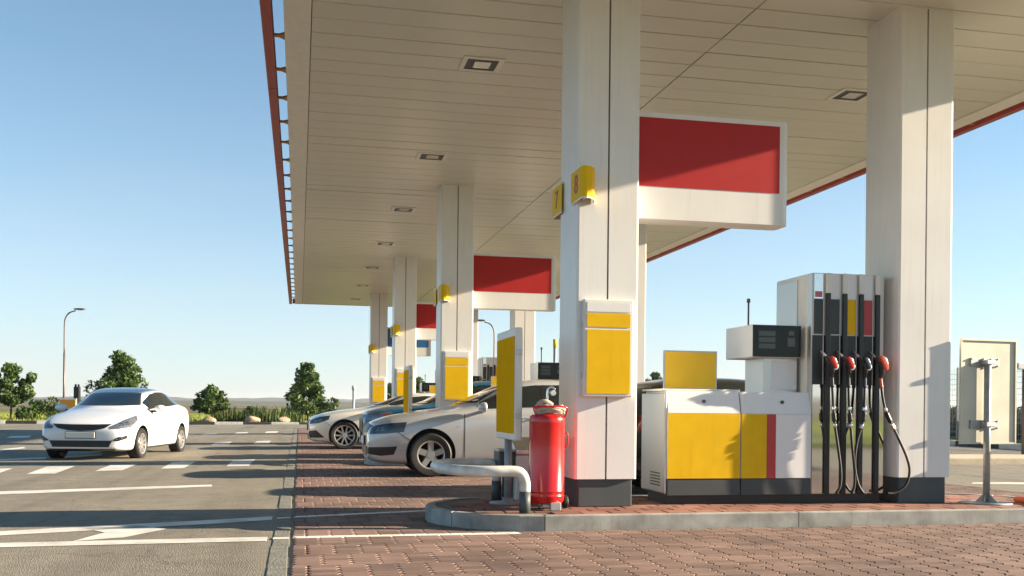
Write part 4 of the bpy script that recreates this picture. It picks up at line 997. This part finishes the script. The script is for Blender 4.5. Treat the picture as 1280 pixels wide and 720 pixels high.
blue = dict(silver, L=4.55, W=1.86, paint='car_blue', wr=.36, arch=.41, rim=.235, axles=(.95, 3.65), spokes=(5, 2, .06, .018, .018), wtop=.11,
    top=[(0, .82), (.03, .92), (.10, .98), (.35, 1.05), (.8, 1.11), (1.2, 1.15), (1.35, 1.19), (1.8, 1.44), (2.1, 1.58), (2.5, 1.65), (3.1, 1.66), (3.8, 1.60), (4.2, 1.42), (4.4, 1.12), (4.5, 1.0), (4.55, .9)],
    belt=[(0, .76), (.1, .90), (.35, .96), (.8, 1.02), (1.25, 1.06), (2.2, 1.09), (3.6, 1.14), (4.3, 1.12), (4.55, .86)],
    half=[(0, .68), (.05, .77), (.16, .84), (.4, .895), (.9, .925), (2.3, .93), (3.7, .925), (4.2, .89), (4.45, .83), (4.55, .72)],
    bot=[(0, .36), (.12, .28), (.6, .24), (4.1, .25), (4.4, .34), (4.55, .42)], win=(1.66, 4.0, 2.6), seams=[(1.42, .34, 1.42, 1.05), (2.6, .32, 2.6, 1.1)], handles=[(2.4, .98)], mirror=(1.66, 1.17),
    screen=(1.225, 1.54, .63, .49),
    lamps=[('headlight', 'headlamp', [(.10, .62, .80), (.09, .60, .90), (.28, .78, .93), (.56, .87, .955), (.54, .88, .86), (.28, .82, .79)], (.55, -.85, 0)),
           ('turn_light', 'tail_red', [(.42, .84, .86), (.42, .84, .93), (.55, .87, .94), (.54, .88, .87)], (.55, -.85, 0)),
           ('bumper_trim', 'car_silver', [(.04, .5, .34), (.04, .5, .52), (.30, .82, .66), (.52, .88, .60), (.46, .88, .36), (.2, .82, .33)], (.55, -.85, 0)),
           ('fog_light_recess', 'black_plastic', [(.06, .58, .60), (.05, .58, .72), (.30, .82, .72), (.24, .82, .62)], (.55, -.85, 0))],
    fronts=[('grille', 'black_plastic', [(-.52, .56), (.52, .56), (.58, .90), (-.58, .90)])], plate=(.48, 0))
blue['rear'] = (1.15, 1.5, .6, .5)
black = dict(blue, paint='car_black', L=4.2, wr=.32, arch=.37, axles=(.85, 3.4),
    top=[(0, .70), (.03, .80), (.10, .86), (.35, .92), (.8, .98), (1.1, 1.02), (1.25, 1.06), (1.7, 1.30), (2.0, 1.44), (2.4, 1.50), (3.0, 1.51), (3.6, 1.46), (3.95, 1.30), (4.1, 1.02), (4.16, .9), (4.2, .8)],
    belt=[(0, .64), (.1, .76), (.35, .84), (.8, .90), (1.25, .95), (2.2, .99), (3.6, 1.05), (4.0, 1.02), (4.2, .76)],
    half=[(0, .66), (.05, .75), (.16, .82), (.4, .87), (.9, .895), (2.3, .90), (3.5, .895), (3.9, .86), (4.12, .80), (4.2, .72)],
    bot=[(0, .3), (.12, .22), (.6, .19), (3.8, .2), (4.05, .3), (4.2, .36)], win=(1.45, 3.7, 2.45), seams=[(1.32, .3, 1.32, .95), (2.45, .28, 2.45, 1.0)], handles=[(2.25, .9)], mirror=(1.55, 1.05),
    screen=(1.09, 1.40, .61, .48), lamps=[silver['lamps'][0], ('tail_light', 'tail_red', [(4.0, .8, .80), (4.0, .8, 1.0), (3.8, .86, 1.02), (3.85, .86, .82)], (-.4, -.9, 0))],
    fronts=silver['fronts'], rear=(1.08, 1.36, .62, .52))
c = make_car('parked_car', silver); c.location = (1.02, 16.10, 0); c.scale = (1.02, 1, 1.05); tag(c, 'silver liftback car standing behind the white pipe guard', 'car', 'cars on the forecourt')
c = make_car('parked_car', pearl); c.location = (.22, 25.75, 0); tag(c, 'pearl white coupe with large dark spoked wheels beside the far tree', 'car', 'cars on the forecourt')
c = make_car('parked_car', blue); c.location = (1.28, 21.35, 0); tag(c, 'dark blue crossover car with silver bumper between the silver and pearl cars', 'car', 'cars on the forecourt')
c = make_car('parked_car', black); c.location = (8.05, 12.35, 0); c.rotation_euler.z = math.pi; tag(c, 'black hatchback car mostly hidden behind the near fuel dispenser', 'car', 'cars on the forecourt')
c = make_car('moving_car', white); hd_ = math.atan2(.985, .17)   # local +x (rear) direction
fl_ = gp(167, 572.5); c.rotation_euler.z = hd_; c.scale = (1.08, 1.09, 1.03); c.location = (fl_.x - .74 - .86 * .17, fl_.y + .13 - .86 * .985, -.072); tag(c, 'white sedan driving towards the viewer on the open asphalt', 'car', 'cars on the forecourt')

# ================================================================== BACKGROUND
def leaves(cent, rad, count, size, seed, flat=.8):
    """leaf quads clustered in clumps"""
    r = np.random.default_rng(seed); V = np.zeros((count, 4, 3)); 
    k = r.integers(0, len(cent), count); c_ = np.array(cent)[k]; ra = np.array(rad)[k]
    d = r.normal(size=(count, 3)); d /= np.linalg.norm(d, axis=1)[:, None]; d[:, 2] *= flat
    p = c_ + d * (ra * r.uniform(.35, 1.0, count) ** .6)[:, None]
    u = r.normal(size=(count, 3)); u /= np.linalg.norm(u, axis=1)[:, None]
    w = np.cross(u, r.normal(size=(count, 3))); w /= np.linalg.norm(w, axis=1)[:, None]
    s = size * r.uniform(.6, 1.3, count)[:, None]
    V[:, 0] = p - u * s; V[:, 1] = p + w * s * .5; V[:, 2] = p + u * s; V[:, 3] = p - w * s * .5
    return V.reshape(-1, 3), np.arange(count * 4).reshape(-1, 4)
def at(px, depth):
    d = ray(px, 500); d.z = 0; t = depth / (d.x * fwd.x + d.y * fwd.y); return d * t
def tree(px, depth, h, w, label, seed, z0=.0, kind='cone', m='leaf', count=2600, ls=.13, base=.25):
    p = at(px, depth); r_ = empty('tree', (p.x, p.y, z0)); r = np.random.default_rng(seed)
    b = bmesh.new(); top = h * .8
    lean = r.normal(0, .04, 2)
    trunk = [(lean[0] * t * h, lean[1] * t * h, t * top) for t in np.linspace(0, 1, 7)]
    tube(b, trunk, [.022 * h * (1 - .85 * t) + .006 for t in np.linspace(0, 1, 7)], 8)
    cent, rad = [], []; nl = 26 if kind == 'cone' else 18
    for i in range(nl):
        t = base + (1 - base) * (i + r.uniform(0, .8)) / nl; a = i * 2.4 + r.uniform(-.5, .5)
        prof = (1 - ((t - base) / (1 - base)) ** 1.1) * .95 + .10 if kind == 'cone' else math.sin(math.pi * min(1, max(.08, (t - base) / (1 - base) * .9 + .1))) 
        rr = w / 2 * prof * r.uniform(.55, 1.12)
        s0 = Vector((lean[0] * t * h * .8, lean[1] * t * h * .8, t * top * .82)); e = Vector((rr * math.cos(a), rr * math.sin(a), t * h * .96 + r.uniform(-.02, .06) * h))
        mid = (s0 + e) / 2 + Vector((0, 0, .03 * h)); tube(b, [s0, mid, e], [.010 * h * (1 - .5 * t), .006 * h, .003 * h], 5)
        cent += [e, s0.lerp(e, .6)]; rad += [w * r.uniform(.09, .15), w * r.uniform(.08, .13)]
    cent.append(Vector((lean[0] * h, lean[1] * h, h * .95))); rad.append(w * .10)
    obj('trunk', b, 'bark', r_)
    V, Fq = leaves([tuple(c_) for c_ in cent], rad, int(count * 1.7), ls, seed + 1)
    V[:, 2] = np.maximum(V[:, 2], .12 * h)
    me = fast_mesh('crown', V, Fq); me.materials.append(M[m]); o = bpy.data.objects.new('crown', me); COL.objects.link(o); o.parent = r_
    return tag(r_, label, 'tree', 'young trees by the road')
tree(14, 60, 3.3, 2.9, 'rounded young tree at the left edge of the picture', 11, kind='round', count=2200, base=.3)
tree(151, 62, 4.1, 4.2, 'young tree rising behind the white moving sedan', 12, kind='cone', count=3200)
tree(265, 58, 1.95, 2.2, 'small spreading tree beside the rear of the white sedan', 13, kind='round', count=900, base=.3, ls=.15)
tree(385, 60, 3.55, 3.3, 'bushy conical tree above the pearl coupe bonnet', 14, kind='cone', count=3200, base=.14)
tree(487, 75, 2.7, 1.6, 'small dark tree between the two farthest left columns', 15, kind='cone', count=800, m='leaf_dark')
tree(523, 70, 3.0, 1.8, 'small tree showing right of the third left column', 16, kind='cone', count=900)
tree(818, 120, 5.3, 4.0, 'small dark distant tree between near column and yellow topper board', 17, kind='round', count=700, m='leaf_dark', ls=.3)

def shrub(px, depth, h, w, label, seed, m='leaf', count=700, ls=.10):
    p = at(px, depth); r_ = empty('shrub', (p.x, p.y, .01)); r = np.random.default_rng(seed)
    cent = [(r.normal(0, w * .22), r.normal(0, w * .12), h * r.uniform(.25, .85)) for _ in range(14)]
    b = bmesh.new()
    for c_ in cent[:8]: tube(b, [(c_[0] * .2, c_[1] * .2, 0), tuple(c_)], [.02, .006], 5)
    obj('stem', b, 'bark', r_)
    V, Fq = leaves(cent, [h * .22] * 14, count, ls, seed); V[:, 2] = np.maximum(V[:, 2], .02)
    me = fast_mesh('foliage', V, Fq); me.materials.append(M[m]); o = bpy.data.objects.new('foliage', me); COL.objects.link(o); o.parent = r_
    return tag(r_, label, 'shrub', 'shrubs in the planting bed')
shrub(47, 58.3, 1.25, 1.6, 'bushy green shrub just right of the left edge tree', 31)
shrub(62, 58.6, 1.4, 1.5, 'taller leafy shrub left of the orange board', 32)
shrub(24, 58.4, .8, 1.4, 'low shrub under the left edge tree', 33, m='leaf_dark')
shrub(317, 62, 1.0, 1.4, 'grey green bush behind the middle of the wire fence', 34, m='leaf_dark', count=500)
def spiky(px, depth, h, n_, label, seed):
    p = at(px, depth); r = np.random.default_rng(seed); vs, fs_ = [], []
    for i in range(n_):
        a = r.uniform(0, 6.28); q = r.uniform(0, .28); bx, by = q * math.cos(a) * 1.5, q * math.sin(a); hh = h * r.uniform(.55, 1.1); le = r.uniform(.05, .35) * hh; w_ = r.uniform(.016, .034)
        a2 = a + r.normal(0, .6); dx, dy = math.cos(a2), math.sin(a2); s = len(vs)
        for t in (0, .5, .85):
            o_ = le * t * t; ww = w_ * (1 - .4 * t)
            vs += [(bx + dx * o_ - dy * ww, by + dy * o_ + dx * ww, hh * t), (bx + dx * o_ + dy * ww, by + dy * o_ - dx * ww, hh * t)]
        vs.append((bx + dx * le * 1.1, by + dy * le * 1.1, hh * (1 - .15 * le / hh)))
        fs_ += [(s, s + 1, s + 3, s + 2), (s + 2, s + 3, s + 5, s + 4), (s + 4, s + 5, s + 6)]
    o = obj('iris_plant', (vs, [], fs_), 'blade', None, (p.x, p.y, .015)); return tag(o, label, 'plant', 'spiky plants in the bed')
spx = [(272, .75), (288, .95), (299, .8), (314, .9), (329, 1.05), (341, .85), (352, .95), (364, .85), (372, .75), (280, .5), (305, .55), (335, .6), (360, .55), (40, .6), (30, .55)]
for i, (q, h) in enumerate(spx):
    side_w = 'beside the rocks' if i % 2 else 'before the wire fence'
    lb = f'spiky leaved plant {side_w}, number {i+1}' 
    lb = ['spiky plant nearest the small spreading tree', 'tall spiky plant second from the small spreading tree', 'spiky plant left of the middle rock', 'spiky plant directly behind the middle rock', 'tallest spiky plant at the centre of the bed', 'spiky plant just right of the bed centre', 'spiky plant left of the right hand rock', 'spiky plant behind the right hand rock', 'spiky plant nearest the conical tree', 'low front spiky plant near the small spreading tree', 'low front spiky plant left of the bed centre', 'low front spiky plant at the bed centre', 'low front spiky plant beside the right hand rock', 'low spiky plant under the left shrubs', 'low spiky plant by the left edge tree'][i]
    spiky(q, 57.6 + .3 * (i % 4) - (.35 if h < .62 else 0), h, 60, lb, 50 + i)
for i, (q, sx, lb) in enumerate([(262, .42, 'tan boulder in the bed behind the white sedan rear'), (316, .46, 'tan boulder in the middle of the planting bed'), (354, .42, 'pale boulder in the bed left of the conical tree')]):
    b = bmesh.new(); bmesh.ops.create_icosphere(b, subdivisions=3, radius=1); r = np.random.default_rng(70 + i); dirs = r.normal(size=(9, 3)); dirs /= np.linalg.norm(dirs, axis=1)[:, None]
    for v in b.verts:
        for d_ in dirs:
            t = v.co.dot(Vector(d_)) - .72
            if t > 0: v.co -= Vector(d_) * t * .9
        v.co = Vector((v.co.x * sx, v.co.y * sx * .7, v.co.z * sx * .62))
    p = at(q, 57.0); tag(shade(obj('rock', b, 'rock', None, (p.x, p.y, .015 + sx * .30)), 30), lb, 'rock', 'boulders in the planting bed')
# low grass along the lawn edge
r = np.random.default_rng(90); gn = 26000
gx = r.uniform(-45, 8, gn); gy = 59.6 + r.uniform(0, 1, gn) ** 1.6 * 32; gh = r.uniform(.05, .20, gn); ga = r.uniform(0, 6.28, gn); gw = .03
V = np.zeros((gn, 3, 3)); V[:, 0] = np.stack([gx - gw * np.cos(ga), gy - gw * np.sin(ga), np.full(gn, -.03)], -1); V[:, 1] = np.stack([gx + gw * np.cos(ga), gy + gw * np.sin(ga), np.full(gn, -.03)], -1)
V[:, 2] = np.stack([gx + r.normal(0, .05, gn), gy + r.normal(0, .05, gn), gh], -1)
me = fast_mesh('tall_grass', V.reshape(-1, 3), np.arange(gn * 3).reshape(-1, 3)); me.materials.append(M['grass_blade']); o = bpy.data.objects.new('tall_grass', me); COL.objects.link(o)
tag(o, 'bright green grass beyond the planting bed', 'grass', kind='stuff')
# wire fence behind the bed
wf = tag(empty('wire_fence', tuple(at(330, 64))), 'low dark wire fence behind the spiky plants', 'fence')
b0 = at(268, 64) - at(330, 64); b1 = at(420, 64) - at(330, 64)
for t in np.linspace(0, 1, 9):
    p = b0.lerp(b1, t); b = bmesh.new(); tube(b, [(p.x, p.y, -.02), (p.x, p.y, .80)], .03, 6); obj('post', b, 'wire_dark', wf)
b = bmesh.new()
for z in (.15, .45, .76): tube(b, [tuple(b0 + Vector((0, 0, z))), tuple(b1 + Vector((0, 0, z)))], .014, 5)
for t in np.linspace(0, 1, 90): p = b0.lerp(b1, t); tube(b, [(p.x, p.y, .05), (p.x, p.y, .78)], .011, 4)
q = obj('wire_mesh', b, 'wire_dark', wf); q['kind'] = 'stuff'
# street lamps
def lamp(px, depth, h, s, label):
    p = at(px, depth); r_ = empty('street_lamp', (p.x, p.y, -.13), -YAW)
    b = bmesh.new(); tube(b, [(0, 0, 0), (0, 0, h * .60)], [.085, .075], 10); obj('pole_base', b, 'lamp_post', r_)
    b = bmesh.new(); tube(b, smooth_pts([(0, 0, h * .60), (0, 0, h * .85), (s * .08, 0, h * .92), (s * .35, 0, h * .965), (s * .8, 0, h * .985)], 6), [.055] * 19 + [.045] * 6, 10); obj('arm', b, 'lamp_post', r_)
    b = bmesh.new(); lathe(b, [(.02, -.45), (.10, -.4), (.15, -.1), (.15, .2), (.10, .38), (.04, .42)], 14, axis='X'); bmesh.ops.transform(b, matrix=Matrix.Translation((s * 1.1, 0, h)) @ Matrix.Diagonal((1, 1, .5, 1)), verts=b.verts); hd2 = obj('lamp_head', b, 'lamp_post', r_)
    b = bmesh.new(); box(b, s * 1.15 - .2, s * 1.15 + .2, -.10, .10, h - .085, h - .06, .01); obj('lamp_lens', b, 'lens_glass', hd2)
    return tag(r_, label, 'street lamp', 'street lamps')
lamp(80, 73, 8.05, 1, 'tall street lamp on the left with its arm bent to the right')
lamp(617, 78, 7.95, -1, 'street lamp seen between the columns with its arm bent to the left')
p = at(442, 46); r_ = tag(empty('bollard_light', (p.x, p.y, -.07)), 'slim grey post lamp rising behind the pearl coupe bonnet', 'post lamp')
b = bmesh.new(); tube(b, [(0, 0, 0), (0, 0, 1.85)], .055, 10); obj('post', b, 'galvanised', r_); b = bmesh.new(); lathe(b, [(.085, 1.85), (.085, 2.02), (.05, 2.06)], 14); obj('cap', b, 'lens_glass', r_)
p = at(693, 55); r_ = tag(empty('vent_pipe', (p.x, p.y, -.02)), 'thin yellow topped vent pipe left of the near column', 'pipe')
b = bmesh.new(); tube(b, [(0, 0, 0), (0, 0, 4.4)], .09, 10); obj('pipe', b, 'galvanised', r_); b = bmesh.new(); tube(b, [(0, 0, 4.4), (0, 0, 4.85)], .11, 10); obj('cap', b, 'sign_yellow', r_)
# orange board and black pillar beyond the white sedan
p = at(85, 46); r_ = tag(empty('orange_sign', (p.x, p.y, -.13), -YAW), 'small orange board behind the white sedan bonnet', 'sign')
mk('panel', 'orange_board', r_, box, -.36, .36, -.02, .02, .93, 1.33, .006); mk('frame', 'trim_white', r_, box, -.40, .40, .0205, .05, .89, 1.40, .006); mk('post', 'galvanised', r_, box, -.03, .03, .0505, .10, 0, 1.35)
p = at(96.5, 47); r_ = tag(empty('black_pillar', (p.x, p.y, -.13), -YAW), 'black pillar with twin knobs beside the orange board', 'pillar')
mk('shaft', 'black_plastic', r_, box, -.13, .13, -.1, .1, 0, 1.95, .02)
for s in (-1, 1): b = bmesh.new(); lathe(b, [(.05, 1.95), (.05, 2.05), (.02, 2.08)], 10, (s * .07, 0, 0)); obj('knob', b, 'black_plastic', r_)
# right background: mesh fence, hedge, camera post
mf = tag(empty('mesh_fence', (24.5, 30, 0)), 'tall pale wire mesh fence across the road on the right', 'fence')
for j in range(12):
    y = -14 + j * 2.5; b = bmesh.new(); box(b, -.03, .03, y - .03, y + .03, 0, 2.75); obj('post', b, 'galvanised', mf)
b = bmesh.new()
for z in np.arange(.1, 2.7, .2): box(b, -.006, .006, -14, 13.5, z - .006, z + .006)
for y in np.arange(-14, 13.5, .1): box(b, -.004, .004, y - .004, y + .004, .08, 2.7)
q = obj('wire_mesh', b, 'galvanised', mf); q['kind'] = 'stuff'
he = tag(empty('hedge', (26.5, 30, .05)), 'dark green clipped hedge behind the mesh fence', 'hedge')
mk('inner_branches', 'bark', he, box, -.35, .35, -16, 16, 0, .95)
r = np.random.default_rng(5); n_ = 15000; pts = np.stack([r.uniform(-.55, .55, n_), r.uniform(-16.2, 16.2, n_), np.minimum(r.uniform(.02, 1.25, n_), 1.12 + r.normal(0, .08, n_))], -1)
u = r.normal(size=(n_, 3)); u /= np.linalg.norm(u, axis=1)[:, None]; w = np.cross(u, r.normal(size=(n_, 3))); w /= np.linalg.norm(w, axis=1)[:, None]
V = np.stack([pts - u * .12, pts + w * .07, pts + u * .12, pts - w * .07], 1).reshape(-1, 3); V[:, 2] = np.maximum(V[:, 2], .0)
me = fast_mesh('foliage', V, np.arange(n_ * 4).reshape(-1, 4)); me.materials.append(M['leaf_dark']); o = bpy.data.objects.new('foliage', me); COL.objects.link(o); o.parent = he
p = gp(1279, 575); r_ = tag(empty('camera_post', (p.x, p.y, 0)), 'white security camera on a dark post at the right picture edge', 'camera')
b = bmesh.new(); tube(b, [(0, 0, 0), (0, 0, 2.05)], .045, 10); obj('post', b, 'lamp_post', r_)
b = bmesh.new(); box(b, -.22, .12, -.08, .08, 2.05, 2.2, .02); obj('camera_body', b, 'cabinet_white', r_); b = bmesh.new(); tube(b, [(-.26, 0, 2.12), (-.215, 0, 2.12)], .055, 12); obj('lens', b, 'black_plastic', r_)

# ================================================================== summer haze over the fields
hm = bpy.data.materials.new('haze'); hm.use_nodes = True; hn = hm.node_tree.nodes; hn.remove(hn['Principled BSDF'])
pv = hn.new('ShaderNodeVolumePrincipled'); pv.inputs['Color'].default_value = (.93, .96, 1, 1); pv.inputs['Density'].default_value = .00016; pv.inputs['Anisotropy'].default_value = .3
hm.node_tree.links.new(pv.outputs[0], hn['Material Output'].inputs['Volume'])
hb = bmesh.new(); box(hb, -6100, 6100, -6100, 6100, -1.4, 34); M['haze'] = hm; tag(obj('haze', hb, 'haze'), kind='stuff')
